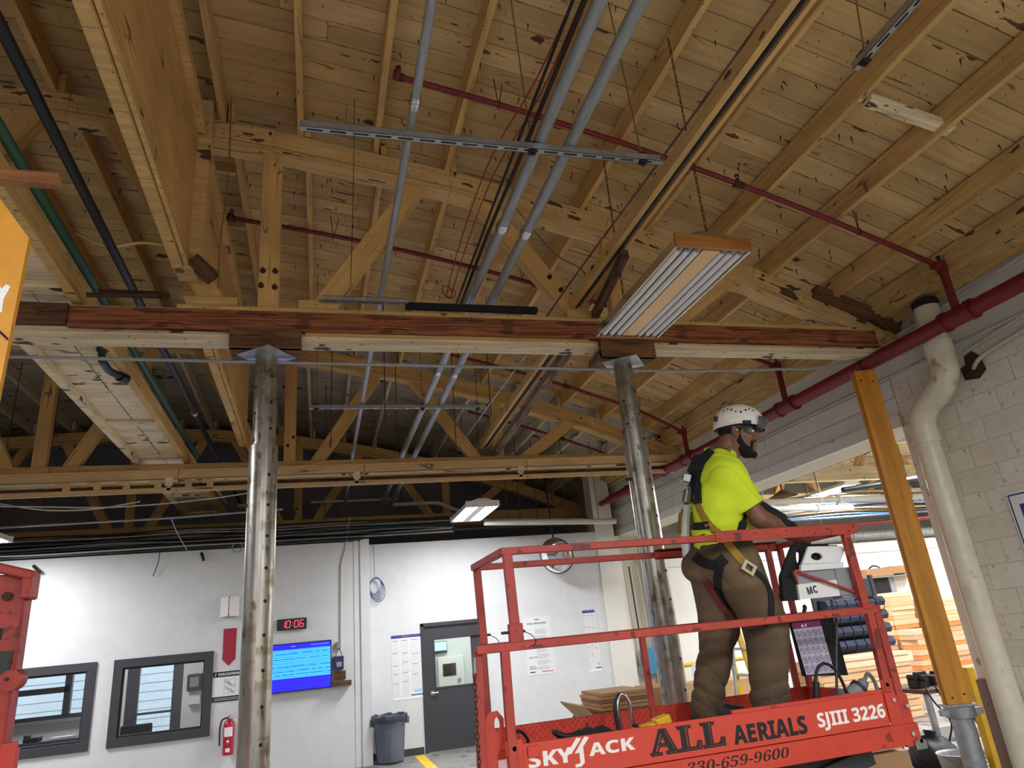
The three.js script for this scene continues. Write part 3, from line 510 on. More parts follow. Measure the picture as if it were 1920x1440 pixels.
// red sprinkler piping
{
  const X = 5.14, Y = 3.767, t = thing('sprinkler_main', 'thick red sprinkler main along the right wall', 'pipe', V(X, Y, -6));
  obj('main_pipe', cyl(V(X, Y, -0.6), V(X, Y, -11.6), 0.068, 24), M.redPipe, t);
  for (const z of [-3.98, -6.3, -8.6, -10.6]) { const ring = (a, b, r) => cyl(V(X, Y, a), V(X, Y, b), r, 24); obj('tee_fitting', [ring(z - 0.13, z + 0.13, 0.078), ring(z - 0.15, z - 0.11, 0.088), ring(z + 0.11, z + 0.15, 0.088)], M.redPipe, t); }
  for (const z of [-5.05, -9.4]) obj('pipe_hanger', [cyl(V(X, Y + 0.06, z), V(X, Y + 0.3, z), 0.005, 6), prep(new THREE.TorusGeometry(0.074, 0.006, 6, 20)).translate(X, Y, z)], M.rust, t);
  obj('main_pipe_end', cyl(V(X, Y, -11.6), V(X - 0.0, Y - 0.0, -12.25), 0.05, 18), M.redPipe, t);
  function branch(z, x0, riseTop, heads, label, elbowUp, x1 = X) {
    const b = thing('sprinkler_branch', label, 'pipe', V((x0 + x1) / 2, chordTop((x0 + x1) / 2), z)), pts = [];
    for (let i = 0; i <= 6; i++) { const x = x0 + (x1 - x0) * i / 6; pts.push(V(x, Math.min(chordTop(x) - 0.045, riseTop + (x1 - x) * 0.62), z)); }
    if (x1 === X) pts[6].set(X, riseTop, z);
    obj('pipe_run', tube(pts, 0.023, 12, 40), M.redPipe, b);
    if (x1 === X) {
      obj('riser', [cyl(V(X, Y, z), V(X, riseTop + 0.01, z), 0.034, 14), cyl(V(X, riseTop - 0.05, z), V(X, riseTop + 0.05, z), 0.044, 14), cyl(V(X - 0.09, riseTop + 0.012, z), V(X, riseTop, z), 0.036, 14)], M.redPipe, b);
      obj('sprinkler_head', [cyl(V(X, riseTop + 0.05, z), V(X, riseTop + 0.09, z), 0.014, 8), cyl(V(X, riseTop + 0.1, z), V(X, riseTop + 0.105, z), 0.02, 10)], M.rust, b);
    }
    if (elbowUp) { const p = pts[0]; obj('elbow', [ell(p.x, p.y, z, 0.036, 0.036, 0.036, 12), cyl(p.clone(), p.clone().add(V(0, 0.05, 0)), 0.03, 12)], M.redPipe, b); }
    for (const x of heads) {
      const u = (x - x0) / (x1 - x0) * 6, i = Math.min(5, Math.floor(u)), p = pts[i].clone().lerp(pts[i + 1], u - i);
      obj('sprinkler_head', [cyl(p.clone().add(V(-0.04, 0.01, 0)), p.clone().add(V(0.04, -0.01, 0)), 0.031, 12), cyl(p.clone().add(V(0, 0.02, 0)), p.clone().add(V(0, 0.06, 0)), 0.012, 8), prep(new THREE.TorusGeometry(0.018, 0.004, 5, 12)).translate(p.x, p.y + 0.075, z), cyl(p.clone().add(V(0, 0.09, 0)), p.clone().add(V(0, 0.094, 0)), 0.02, 10)], M.rust, b);
    }
    for (let k = 1; k < 6; k += 2) { const p = pts[k]; obj('pipe_hanger', [prep(new THREE.TorusGeometry(0.027, 0.004, 5, 14)).rotateY(Math.PI / 2).translate(p.x, p.y, z), cyl(p.clone().add(V(0, -0.03, 0)), p.clone().add(V(-0.03, 0.22, 0.03)), 0.004, 5), cyl(p.clone().add(V(0.0, -0.03, 0)), p.clone().add(V(0.05, 0.22, -0.02)), 0.004, 5)], M.rust, b); }
  }
  branch(-3.98, 0.55, 4.23, [0.56, 3.3], 'red sprinkler branch in front of the nearest truss, ending at the thick main', true);
  branch(-6.3, -0.86, 4.25, [-0.85, 2.3], 'red sprinkler branch just behind the nearest truss', true);
  branch(-8.6, 1.2, 4.15, [3.4], 'red sprinkler branch in front of the second truss', false);
  branch(-10.6, 2.4, 4.15, [4.0], 'red sprinkler branch behind the second truss', false);
  branch(-3.95, -4.2, 5.6, [], 'dark red pipe at the top left beyond the plywood girder', false, -1.02);
}
// yellow busway rail at the second truss
{
  const z = -9.28, t = thing('busway_rail', 'long yellow busway rail under the second truss, with brackets', 'rail', V(0, 3.64, z));
  const y0 = (x) => 3.845 + 0.0055 * x;
  for (const [a, b] of [[-7.5, -4.6], [-4.595, -1.7], [-1.695, 0.6], [0.605, 2.9], [2.905, 5.3]]) {
    const m = (x, dy) => V(x, y0(x) + dy, z);
    obj('upper_housing', [beam(m(a, 0.06), m(b, 0.06), 0.07, 0.105, 0.008), beam(m(a, 0.115), m(b, 0.115), 0.09, 0.014, 0.003)], M.busway, t);
    obj('pale_strip', beam(m(a, -0.022).add(V(0, 0, 0.01)), m(b, -0.022).add(V(0, 0, 0.01)), 0.06, 0.04, 0.006), M.creamPale, t);
    obj('slot_recess', beam(m(a, -0.075).add(V(0, 0, -0.03)), m(b, -0.075).add(V(0, 0, -0.03)), 0.02, 0.05), M.oldWood, t);
    obj('lower_rail', [beam(m(a, -0.125), m(b, -0.125), 0.06, 0.045, 0.006), beam(m(a, -0.155), m(b, -0.155), 0.03, 0.014, 0.003)], M.busway, t);
    obj('bracket', [box(b - 0.1, y0(b) - 0.03, z + 0.03, 0.09, 0.11, 0.03, 0.006), box(b - 0.1, y0(b) - 0.11, z + 0.02, 0.05, 0.1, 0.02, 0.004)], M.creamPale, t);
    const bs = []; for (let x = a + 0.15; x < b; x += 0.72) bs.push(cyl(m(x, 0.06).add(V(0, 0, 0.034)), m(x, 0.06).add(V(0, 0, 0.044)), 0.018, 10)); each('bolt_head', bs, M.busway, t);
  }
  for (const x of [-2.95, -2.62, -2.3, -1.95, -1.6, -1.35]) obj('tap_clip', [box(x, y0(x) - 0.04, z + 0.045, 0.13, 0.05, 0.03, 0.005), box(x + 0.03, y0(x) - 0.085, z + 0.04, 0.08, 0.04, 0.03, 0.004)], M.busway, t);
}
// loose cables, ropes, wires
const cab = (label, pts, r, mat, group, cat = 'cable', name = 'cable') => solo(name, label, cat, tube(pts, r, 6, pts.length * 8), mat, group);
cab('thin red wire hanging beside the two thick conduits, left strand', [V(1.14, 4.36, -0.9), V(1.1, 4.33, -2.5), V(1.02, 4.4, -3.4), V(1.0, 4.33, -4.6), V(0.98, 4.2, -4.85)], 0.004, M.redWire, null, 'wire', 'red_wire');
cab('thin red wire hanging beside the two thick conduits, right strand', [V(1.15, 4.32, -0.9), V(1.13, 4.29, -2.6), V(1.06, 4.36, -3.5), V(1.03, 4.28, -4.5), V(1.02, 4.2, -4.82)], 0.004, M.redWire, null, 'wire', 'red_wire');
solo('red_wire_coil', 'small loop of red wire above the black tube', 'wire', [prep(new THREE.TorusGeometry(0.05, 0.004, 5, 24)).rotateY(0.5).translate(1.0, 4.27, -4.86), prep(new THREE.TorusGeometry(0.04, 0.004, 5, 24)).rotateY(-0.6).translate(1.03, 4.25, -4.86)], M.redWire);
cab('thick black cable left of the two thick conduits', [V(1.14, 4.27, -0.7), V(1.14, 4.25, -2.9), V(1.13, 4.25, -3.9), V(1.145, 4.25, -5.1)], 0.013, M.black);
cab('thinner black cable left of the two thick conduits', [V(1.1, 4.29, -0.7), V(1.1, 4.28, -2.9), V(1.1, 4.27, -3.9), V(1.11, 4.26, -5.1)], 0.009, M.black);
cab('dark thin rod slanting past the unlit lamp to the nearest truss', [V(1.985, 4.19, -1.2), V(1.945, 4.17, -2.9), V(1.9, 4.16, -4.2), V(1.875, 4.14, -5.15)], 0.007, M.oldWood, null, 'rod', 'thin_rod');
cab('pale thin rod beyond the nearest truss, right of the two conduits', [V(1.95, 4.15, -5.2), V(1.9, 4.13, -7.4), V(1.88, 4.12, -9.2)], 0.006, M.galv, null, 'rod', 'thin_rod');
cab('brown rope hanging down in front of the flaking post', [V(-0.7, 5.93, -4.78), V(-0.69, 5.2, -4.8), V(-0.72, 4.5, -4.8), V(-0.71, 4.18, -4.8)], 0.006, M.rope, null, 'rope', 'rope');
cab('thin plumb wire hanging left of the single conduit', [V(0.27, 5.85, -4.55), V(0.245, 4.8, -4.55), V(0.22, 4.12, -4.55)], 0.003, M.rust, null, 'wire', 'plumb_wire');
cab('pale slack rope strung over the black pipe at left', [V(-1.6, 4.45, -4.6), V(-1.4, 4.38, -4.62), V(-1.2, 4.44, -4.65), V(-0.98, 4.45, -4.7)], 0.012, M.cream, null, 'rope', 'rope');
cab('brown rope loop tied to a diagonal of the nearest truss', [V(1.6, 5.2, -4.84), V(1.98, 4.66, -4.84), V(2.2, 4.5, -4.82), V(2.18, 4.25, -4.82), V(2.22, 4.18, -4.82), V(2.26, 4.28, -4.82), V(2.21, 4.5, -4.82)], 0.006, M.rope, null, 'rope', 'rope');
solo('clamp_bar', 'black clamp bar with a worn pipe under it, at the left end of the truss', 'bar', [span(-1.5, -1.05, 4.13, 4.165, -4.9, -4.84, 0.006), cyl(V(-1.55, 4.09, -4.8), V(-1.1, 4.11, -4.8), 0.017, 10)], M.rust);
{
  const t = thing('pipe_fitting', 'black pipe elbow hanging below the catwalk', 'pipe fitting', V(-1.7, 4.0, -6.1));
  obj('pipe_bend', pipe([V(-1.69, 4.16, -5.75), V(-1.72, 4.04, -5.85), V(-1.74, 4.06, -6.15), V(-1.66, 4.07, -6.35)], 0.032, 12, 0.06), M.blackPipe, t);
  obj('collar', [cyl(V(-1.69, 4.06, -6.28), V(-1.655, 4.07, -6.37), 0.042, 12), cyl(V(-1.7, 4.14, -5.77), V(-1.71, 4.09, -5.8), 0.042, 12)], M.blackPipe, t);
}
// bundle of cables along the office walls
for (let i = 0; i < 20; i++) {
  const y = 3.33 + (i % 5) * 0.062 + rr(-0.006, 0.006), z = -11.42 - Math.floor(i / 5) * 0.08 - (i % 5) * 0.04, pts = [], n = 9;
  for (let k = 0; k <= n; k++) pts.push(V(-7 + 9.2 * k / n, y + 0.02 * k / n + rr(-0.02, 0.016), z + rr(-0.02, 0.02)));
  cab(['black', 'blue grey', 'rusty brown', 'grey', 'dull black', 'cream'][i % 6] + ' cable in the loose bundle along the top of the white office wall', pts, rr(0.007, 0.016), [M.black, M.blueGrey, M.rust, M.galvDull, M.blackMatt, M.conduitPaint][i % 6], 'cables along the office wall top');
}
solo('cable_tray', 'rusty flat cable tray along the top of the office wall', 'cable tray', [span(-7, 4.8, 3.4, 3.415, -12.0, -11.7), span(-7, 4.8, 3.4, 3.46, -11.7, -11.69), span(-7, 0.7, 3.285, 3.31, -11.62, -11.5)], M.blackPipe);
cab('pale slack cable drooping under the yellow rail at left', [V(-4.6, 3.62, -9.2), V(-3.2, 3.54, -9.2), V(-2.4, 3.5, -9.2), V(-1.3, 3.56, -9.2), V(-0.4, 3.68, -9.2)], 0.009, M.conduitPaint);
cab('second pale cable drooping lowest at far left', [V(-3.6, 3.6, -9.22), V(-3.1, 3.5, -9.22), V(-2.6, 3.49, -9.22), V(-2.1, 3.56, -9.22)], 0.009, M.conduitPaint);
cab('thin grey wire end dangling on the white wall', [V(-2.28, 3.32, -11.5), V(-2.3, 3.12, -11.52), V(-2.36, 2.92, -11.55)], 0.006, M.black, null, 'wire', 'hanging_wire');
cab('thin wire dangling from the truss in front of the cable bundle', [V(-2.0, 3.6, -10.61), V(-1.97, 3.45, -10.95), V(-1.86, 3.22, -11.2)], 0.006, M.conduitPaint, null, 'wire', 'hanging_wire');
solo('cable_ring', 'small ring of grey cable at the top of the white wall, left of the post', 'cable', [prep(new THREE.TorusGeometry(0.075, 0.009, 6, 24)).translate(-1.2, 3.27, -11.5)], M.galvDull);
solo('wall_sensor', 'short black sensor bracket high on the white wall', 'sensor', beam(V(-1.72, 3.23, -11.58), V(-1.67, 3.1, -11.52), 0.03, 0.035, 0.004), M.black);
solo('wall_sensor', 'black bracket on the wall above the red cabinet at far left', 'sensor', beam(V(-3.95, 3.18, -11.58), V(-3.83, 3.07, -11.5), 0.03, 0.035, 0.004), M.black);
for (const [x, z, y1] of [[0.7, -7.2, 3.9], [1.0, -8.8, 4.0], [1.75, -8.6, 3.95], [2.0, -7.6, 4.1], [0.15, -8.5, 4.0], [0.1, -11.3, 3.6], [3.3, -11.2, 3.4], [3.6, -11.2, 3.4], [4.0, -10.8, 3.6]]) solo('hanger_rod', 'thin dark rod hanging from the dim roof beyond the nearest truss', 'rod', cyl(V(x, y1, z), V(x + 0.02, deckY(x) + 0.005, z), 0.006, 6), M.rust, 'thin hanger rods beyond the nearest truss');
// hanging lamps
function highbay(x, y, z, lit, label) {
  const W = 0.47, L = 1.22, t = thing('high_bay_lamp', label, 'lamp', V(x, y, z));
  const sheet = [[-W / 2, 0.0], [-W / 2 + 0.01, 0.055], [-0.05, 0.075], [0.05, 0.075], [W / 2 - 0.01, 0.055], [W / 2, 0.0], [W / 2 + 0.012, 0.0], [W / 2 + 0.0, 0.07], [0.06, 0.12], [-0.06, 0.12], [-W / 2, 0.07], [-W / 2 - 0.012, 0]];
  obj('reflector', extrude(sheet, L).translate(x, y, z - L / 2), lit ? M.whitePlastic : M.reflector, t);
  obj('ballast_cover', extrude([[-0.055, 0.0], [0.055, 0], [0.045, 0.07], [-0.045, 0.07]], L - 0.04).translate(x, y + 0.004, z - L / 2 + 0.02), lit ? M.whitePlastic : M.reflectorWarm, t);
  for (const s of [-1, 1]) obj('end_cap', span(x - W / 2 - 0.014, x + W / 2 + 0.014, y - 0.004, y + 0.085, z + s * L / 2, z + s * (L / 2 + 0.02), 0.004), lit ? M.whitePlastic : M.lampEnd, t);
  for (let i = 0; i < 6; i++) {
    const tx = x + (i < 3 ? -0.2 + i * 0.058 : 0.084 + (i - 3) * 0.058);
    const tb = obj('fluorescent_tube', cyl(V(tx, y + 0.012, z - L / 2 + 0.04), V(tx, y + 0.012, z + L / 2 - 0.04), 0.018, 12), lit ? M.tubeLit : M.tubeOff, t);
    each('tube_end', [cyl(V(tx, y + 0.012, z + L / 2 - 0.04), V(tx, y + 0.012, z + L / 2), 0.016, 10), cyl(V(tx, y + 0.012, z - L / 2), V(tx, y + 0.012, z - L / 2 + 0.04), 0.016, 10)], M.greyPlastic, tb);
  }
  for (const s of [-1, 1]) {
    const z0 = z + s * (L / 2 - 0.03), top = chordTop(x) - 0.02, n = Math.round((top - y - 0.12) / 0.034), links = [];
    for (let i = 0; i < n; i++) links.push(prep(new THREE.TorusGeometry(0.011, 0.0032, 4, 8)).scale(0.7, 1.6, 1).rotateY(i % 2 ? 1.57 : 0).translate(x + (i / n) * 0.03, y + 0.13 + i * 0.034, z0));
    obj('chain', links, M.rust, t);
  }
  if (lit) areaLight(x, y - 0.006, z, W - 0.02, L - 0.04, LAMP);
  return t;
}
M.reflector = std({ color: 0xcfd2d4, roughness: 0.16, metalness: 0.95 });
M.reflectorWarm = std({ color: 0xd9b98c, roughness: 0.3, metalness: 0.5 });
M.lampEnd = std({ map: bareWood(0xc27f3e, 0x9a5f2a, 301), roughness: 0.5 });
M.tubeOff = std({ color: 0xf3f3f0, roughness: 0.3 });
M.tubeLit = std({ color: 0xffffff, emissive: 0xfffaf2, emissiveIntensity: 3 });
highbay(2.2, 3.6, -3.6, false, 'unlit six tube lamp hung on chains near the unlit roof');
highbay(2.27, 3.37, -10.15, true, 'brightly lit tube lamp hanging in front of the far white wall');
highbay(-4.15, 3.37, -10.0, true, 'lit tube lamp hanging just outside the left edge');
for (const [x, z, w] of [[-0.4, 1.4, 'just behind the viewer'], [-0.4, 4.4, 'far behind the viewer'], [5.0 - 0.9, 2.6, 'behind the viewer by the block wall'], [-3.6, -4.6, 'left of the picture, level with the nearest truss'], [-3.4, 1.2, 'behind the viewer on the left'], [2.4, 1.0, 'behind the viewer on the right'], [2.4, 4.6, 'near the wall behind the viewer, right'], [-3.4, 4.6, 'near the wall behind the viewer, left']]) highbay(x, 3.6, z, true, 'lit tube lamp ' + w);

// ---------------------------------------------------------------- things on the white walls
const ZW = -11.6, ZD = -12.0;
const plate = (x0, x1, y0, y1, z, d = 0.008) => span(x0, x1, y0, y1, z, z + d);
function printed(x0, x1, y0, y1, z, tex, rough = 0.6, extra = {}) {      // a flat print: one quad
  const g = prep(new THREE.PlaneGeometry(x1 - x0, y1 - y0)).translate((x0 + x1) / 2, (y0 + y1) / 2, z);
  return [g, std({ map: tex, roughness: rough, ...extra })];
}
{
  const t = thing('wall_clock', 'black digital clock with red figures 10:06 above the blue screen', 'clock', V(-0.375, 2.0, ZW));
  obj('case', span(-0.59, -0.16, 1.995, 2.155, ZW, ZW + 0.05, 0.006), M.black, t);
  const tex = canvasTex(512, 190, (x, w, h) => {
    x.fillStyle = '#0b0c14'; x.fillRect(0, 0, w, h); x.save(); x.transform(1, 0, -0.1, 1, 14, 0); x.strokeStyle = '#ff4a5c'; x.lineWidth = 13; x.lineCap = 'round';
    const S = { 0: 'abcdef', 1: 'bc', 6: 'acdefg' };
    const seg = (X, c) => { const W = 66, A = 28, B = 95, C = 162, L = { a: [X, A, X + W, A], b: [X + W, A, X + W, B], c: [X + W, B, X + W, C], d: [X, C, X + W, C], e: [X, B, X, C], f: [X, A, X, B], g: [X, B, X + W, B] }; for (const k of S[c]) { const [a, b, d, e] = L[k], n = Math.hypot(d - a, e - b), ux = (d - a) / n * 9, uy = (e - b) / n * 9; x.beginPath(); x.moveTo(a + ux, b + uy); x.lineTo(d - ux, e - uy); x.stroke(); } };
    seg(60, 1); seg(155, 0); seg(300, 0); seg(400, 6);
    x.fillStyle = '#ff4a5c'; x.beginPath(); x.arc(262, 70, 7, 0, 7); x.arc(262, 120, 7, 0, 7); x.fill(); x.restore();
  });
  const [g, m] = printed(-0.58, -0.17, 2.005, 2.145, ZW + 0.0505, tex, 0.4, { emissive: 0xffffff, emissiveMap: tex, emissiveIntensity: 0.6 }); obj('display', g, m, t);
}
{
  const t = thing('wall_screen', 'blue lit flat screen with a table of rows, partly behind the post', 'screen', V(-0.34, 1.11, ZW));
  obj('housing', span(-0.9, 0.21, 1.125, 1.8, ZW + 0.05, ZW + 0.1, 0.008), M.black, t);
  obj('wall_mount', span(-0.5, -0.2, 1.3, 1.6, ZW, ZW + 0.06), M.blackMatt, t);
  const tex = canvasTex(640, 384, (x, w, h) => {
    x.fillStyle = '#1410e8'; x.fillRect(0, 0, w, h);
    x.fillStyle = '#2c8cff'; x.fillRect(0, 44, w, h * 0.62);
    for (let i = 0; i < 26; i++) { x.fillStyle = i % 2 ? '#3fa0ff' : '#1f7af6'; x.fillRect(0, 48 + i * 9, w, 4); }
    x.fillStyle = '#06123a'; for (const y of [78, 122, 186, 222, 252]) for (let X = 8; X < w - 12; X += 9 + (X * 7 + y) % 40) x.fillRect(X, y + (X > 300 ? -3 : 0), 6 + (X + y) % 38, 4);
    x.fillStyle = '#9fc4ff'; for (let X = 470; X < 620; X += 16) x.fillRect(X, 16, 8, 4); x.fillRect(300, 18, 40, 3);
    x.fillStyle = '#1a14d2'; x.fillRect(0, h * 0.74, w, h * 0.26);
  });
  const [g, m] = printed(-0.885, 0.195, 1.14, 1.785, ZW + 0.1012, tex, 0.3, { emissive: 0xffffff, emissiveMap: tex, emissiveIntensity: 0.6 }); obj('display', g, m, t);
  const l = new THREE.RectAreaLight(0x3a4cff, 1.6, 1.05, 0.62); l.position.set(-0.345, 1.46, ZW + 0.112); l.lookAt(-0.345, 1.46, 5); scene.add(l);
}
solo('arrow_sign', 'red downward pointing arrow sign above the extinguisher', 'sign', extrude([[-1.345, 2.09], [-1.345, 1.66], [-1.255, 1.57], [-1.165, 1.66], [-1.165, 2.09]], 0.006).translate(0, 0, ZW), std({ map: mottled(0xa81e38, 0.06, 211), roughness: 0.5 }));
{
  const t = thing('projecting_sign', 'small white projecting sign with a red edge on the white wall', 'sign', V(-1.28, 2.25, ZW));
  for (const s of [-1, 1]) obj('sign_leaf', beam(V(-1.275, 2.4, ZW + 0.15), V(-1.275 + s * 0.13, 2.4, ZW + 0.005), 0.006, 0.28, 0, V(0, 1, 0)), M.paper, t);
  obj('red_edge', [cyl(V(-1.275, 2.26, ZW + 0.152), V(-1.275, 2.54, ZW + 0.152), 0.007, 8), ell(-1.27, 2.275, ZW + 0.15, 0.013, 0.013, 0.013, 8), ell(-1.27, 2.53, ZW + 0.15, 0.012, 0.012, 0.012, 8)], std({ color: 0xb05058, roughness: 0.5 }), t);
}
{
  const tex = canvasTex(640, 480, (x, w, h) => {
    x.fillStyle = '#eeeeee'; x.fillRect(0, 0, w, h); x.fillStyle = '#15161e'; x.fillRect(0, 0, w, 88); x.fillRect(0, h - 82, w, 82);
    x.fillStyle = '#fff'; x.font = 'bold 56px sans-serif'; x.fillText('EVACUATION MAP', 84, 64); x.beginPath(); x.arc(44, 30, 9, 0, 7); x.fill(); x.lineWidth = 8; x.strokeStyle = '#fff'; x.beginPath(); x.moveTo(46, 40); x.lineTo(36, 60); x.lineTo(24, 74); x.stroke();
    for (let i = 0; i < 2; i++) x.fillRect(30, h - 56 + i * 24, w - 60, 6);
    x.strokeStyle = '#777'; x.lineWidth = 4; x.strokeRect(190, 130, 180, 220); for (let i = 0; i < 18; i++) { x.strokeRect(200 + (i * 53) % 140, 140 + (i * 37) % 190, 24 + (i * 13) % 30, 16 + (i * 7) % 22); }
  });
  const t = thing('evacuation_sign', 'white evacuation map sign with black bands beside the post', 'sign', V(-1.2, 1.1, ZW));
  obj('board', plate(-1.46, -0.93, 1.09, 1.5, ZW), M.paper, t);
  const [g, m] = printed(-1.458, -0.932, 1.092, 1.498, ZW + 0.0088, tex); obj('print', g, m, t);
}
{
  const X = -1.2, Z = ZW + 0.1, t = thing('fire_extinguisher', 'red fire extinguisher with a black hose on the white wall', 'fire extinguisher', V(X, 0.4, Z));
  const red = std({ map: mottled(0xb3203a, 0.08, 217), roughness: 0.3 });
  obj('cylinder', lathe([[0, 0], [0.07, 0], [0.075, 0.01], [0.075, 0.37], [0.06, 0.42], [0.028, 0.445], [0.026, 0.46], [0, 0.46]], 24).translate(X, 0.405, Z), red, t);
  obj('valve', [cyl(V(X, 0.86, Z), V(X, 0.9, Z), 0.022, 12), beam(V(X - 0.02, 0.9, Z), V(X + 0.1, 0.93, Z), 0.02, 0.012), beam(V(X - 0.02, 0.885, Z), V(X + 0.09, 0.885, Z), 0.02, 0.01)], M.chrome, t);
  obj('hose', tube([V(X - 0.02, 0.88, Z + 0.01), V(X - 0.09, 0.86, Z + 0.03), V(X - 0.115, 0.75, Z + 0.03), V(X - 0.115, 0.6, Z + 0.03), V(X - 0.112, 0.53, Z + 0.03)], 0.011, 8), M.black, t);
  each('label_plate', [prep(new THREE.CylinderGeometry(0.0757, 0.0757, 0.12, 16, 1, true, -0.8, 1.6)).translate(X, 0.7, Z), prep(new THREE.CylinderGeometry(0.0757, 0.0757, 0.05, 10, 1, true, -0.4, 0.8)).translate(X, 0.47, Z)], M.paper, t);
  obj('gauge', cyl(V(X, 0.58, Z + 0.07), V(X, 0.58, Z + 0.079), 0.018, 14), M.whitePlastic, t);
  obj('wall_bracket', span(X - 0.03, X + 0.03, 0.5, 0.85, ZW, ZW + 0.03), M.black, t);
}
{
  const t = thing('control_box', 'blue and black control box on the white wall right of the screen', 'box', V(0.35, 1.12, ZW));
  obj('enclosure', span(0.235, 0.39, 1.36, 1.55, ZW, ZW + 0.09, 0.008), std({ color: 0x23285a, roughness: 0.45 }), t);
  obj('shelf', [span(0.225, 0.5, 1.13, 1.2, ZW, ZW + 0.16, 0.006), span(0.25, 0.42, 1.22, 1.34, ZW, ZW + 0.06)], M.oldWood, t);
  obj('front_pad', span(0.28, 0.36, 1.4, 1.47, ZW + 0.09, ZW + 0.1, 0.003), M.greyPlastic, t);
  obj('wall_outlet', span(0.285, 0.35, 1.66, 1.76, ZW, ZW + 0.05, 0.006), M.greyPlastic, t);
  obj('flex_lead', [tube([V(0.32, 1.66, ZW + 0.03), V(0.29, 1.6, ZW + 0.05), V(0.27, 1.55, ZW + 0.05)], 0.005, 6), tube([V(0.33, 1.66, ZW + 0.03), V(0.35, 1.6, ZW + 0.06), V(0.36, 1.55, ZW + 0.05)], 0.005, 6)], M.black, t);
}
// things in the office, seen through its windows
{
  const t = thing('towel_dispenser', 'black paper towel dispenser seen through the office window', 'dispenser', V(-2.2, 0.9, -15.05));
  obj('housing', span(-2.32, -2.07, 1.18, 1.47, -15.1, -14.9, 0.02), M.blackMatt, t); obj('paper_towel', span(-2.3, -2.09, 0.95, 1.18, -15.08, -14.98, 0.004), M.paper, t); obj('label_plate', span(-2.27, -2.12, 1.25, 1.42, -14.9, -14.895), M.greyPlastic, t);
  const d = thing('office_desk', 'dark office desk seen low through the left office window', 'desk', V(-4.2, 0, -13));
  obj('desk_top', span(-5.4, -3.1, 0.74, 0.78, -13.4, -12.6, 0.006), M.charcoal, d); each('leg', [-5.3, -3.2].flatMap((x) => [-13.3, -12.7].map((z) => span(x - 0.03, x + 0.03, 0, 0.74, z - 0.03, z + 0.03))), M.black, d);
  solo('desk_phone', 'black desk phone on the dark office desk', 'phone', [span(-4.15, -3.95, 0.78, 0.84, -12.9, -12.7, 0.015), cyl(V(-4.12, 0.86, -12.88), V(-4.12, 0.86, -12.7), 0.022, 10)], M.black);
  solo('paper_stack', 'stack of papers on the dark office desk', 'papers', span(-3.8, -3.5, 0.78, 0.81, -12.9, -12.68, 0.003), M.paper);
  const c = thing('office_chair', 'dark chair back just above the sill of the right office window', 'chair', V(-2.75, 0, -13.2));
  obj('backrest', prep(new RoundedBoxGeometry(0.46, 0.34, 0.06, 3, 0.028)).translate(-2.75, 0.66, -13.2), M.blackMatt, c); obj('seat', prep(new RoundedBoxGeometry(0.46, 0.07, 0.44, 3, 0.03)).translate(-2.75, 0.45, -12.95), M.blackMatt, c); obj('stem', [cyl(V(-2.75, 0.06, -12.95), V(-2.75, 0.42, -12.95), 0.03, 12), beam(V(-2.75, 0.45, -13.1), V(-2.75, 0.6, -13.21), 0.05, 0.02)], M.black, c); each('leg', [0, 1, 2, 3, 4].map((i) => beam(V(-2.75, 0.06, -12.95), V(-2.75 + 0.26 * Math.cos(i * 1.257), 0.03, -12.95 + 0.26 * Math.sin(i * 1.257)), 0.04, 0.03)), M.black, c);
}
// the dark door
{
  const [a, b] = DOOR, d = struct('door_1', [span(a, a + 0.05, 0, DOOR_H, -12.1, -11.975, 0.004), span(b - 0.05, b, 0, DOOR_H, -12.1, -11.975, 0.004), span(a, b, DOOR_H - 0.05, DOOR_H + 0.005, -12.1, -11.975, 0.004)], M.charcoal);
  const g0 = 1.865, g1 = 2.48, y0 = 0.93, y1 = 1.65;
  obj('door_leaf', extrude([[a + 0.052, 0.01], [b - 0.052, 0.01], [b - 0.052, DOOR_H - 0.052], [a + 0.052, DOOR_H - 0.052]], 0.045, [[[g0, y0], [g1, y0], [g1, y1], [g0, y1]]]).translate(0, 0, -12.065), M.charcoal, d);
  obj('window_frame', extrude([[g0 - 0.025, y0 - 0.025], [g1 + 0.025, y0 - 0.025], [g1 + 0.025, y1 + 0.025], [g0 - 0.025, y1 + 0.025]], 0.01, [[[g0, y0], [g1, y0], [g1, y1], [g0, y1]]]).translate(0, 0, -12.02), M.charcoal, d);
  obj('pane', span(g0, g1, y0, y1, -12.045, -12.04), M.glass, d);
  obj('door_handle', [cyl(V(1.79, 0.85, -12.02), V(1.79, 0.85, -12.008), 0.035, 16), cyl(V(1.79, 0.85, -12.01), V(1.79, 0.85, -11.97), 0.012, 10), beam(V(1.785, 0.85, -11.97), V(1.89, 0.852, -11.97), 0.016, 0.02, 0.005)], M.chrome, d);
  obj('threshold', span(a + 0.05, b - 0.05, 0, 0.012, -12.08, -11.98), M.steel, d);
  const s = thing('wall_monitor', 'small monitor seen through the glass of the dark door', 'screen', V(2.33, 1.39, -14.3));
  obj('housing', span(2.17, 2.47, 1.4, 1.62, -14.39, -14.34, 0.005), M.black, s);
  obj('display', plate(2.18, 2.46, 1.45, 1.61, -14.34, 0.002), std({ color: 0x9fd0dc, emissive: 0x9fd0dc, emissiveIntensity: 0.4 }), s);
  const k = thing('time_kiosk', 'white terminal on the passage wall seen through the dark door', 'kiosk', V(2.5, 0.85, -14.35));
  obj('cabinet', span(2.27, 2.78, 0.72, 1.33, -14.39, -14.3, 0.01), M.whitePlastic, k);
  obj('display', span(2.36, 2.62, 0.98, 1.2, -14.3, -14.29), M.blackMatt, k);
  obj('keypad', span(2.64, 2.7, 0.85, 0.92, -14.3, -14.285), M.greyPlastic, k);
}
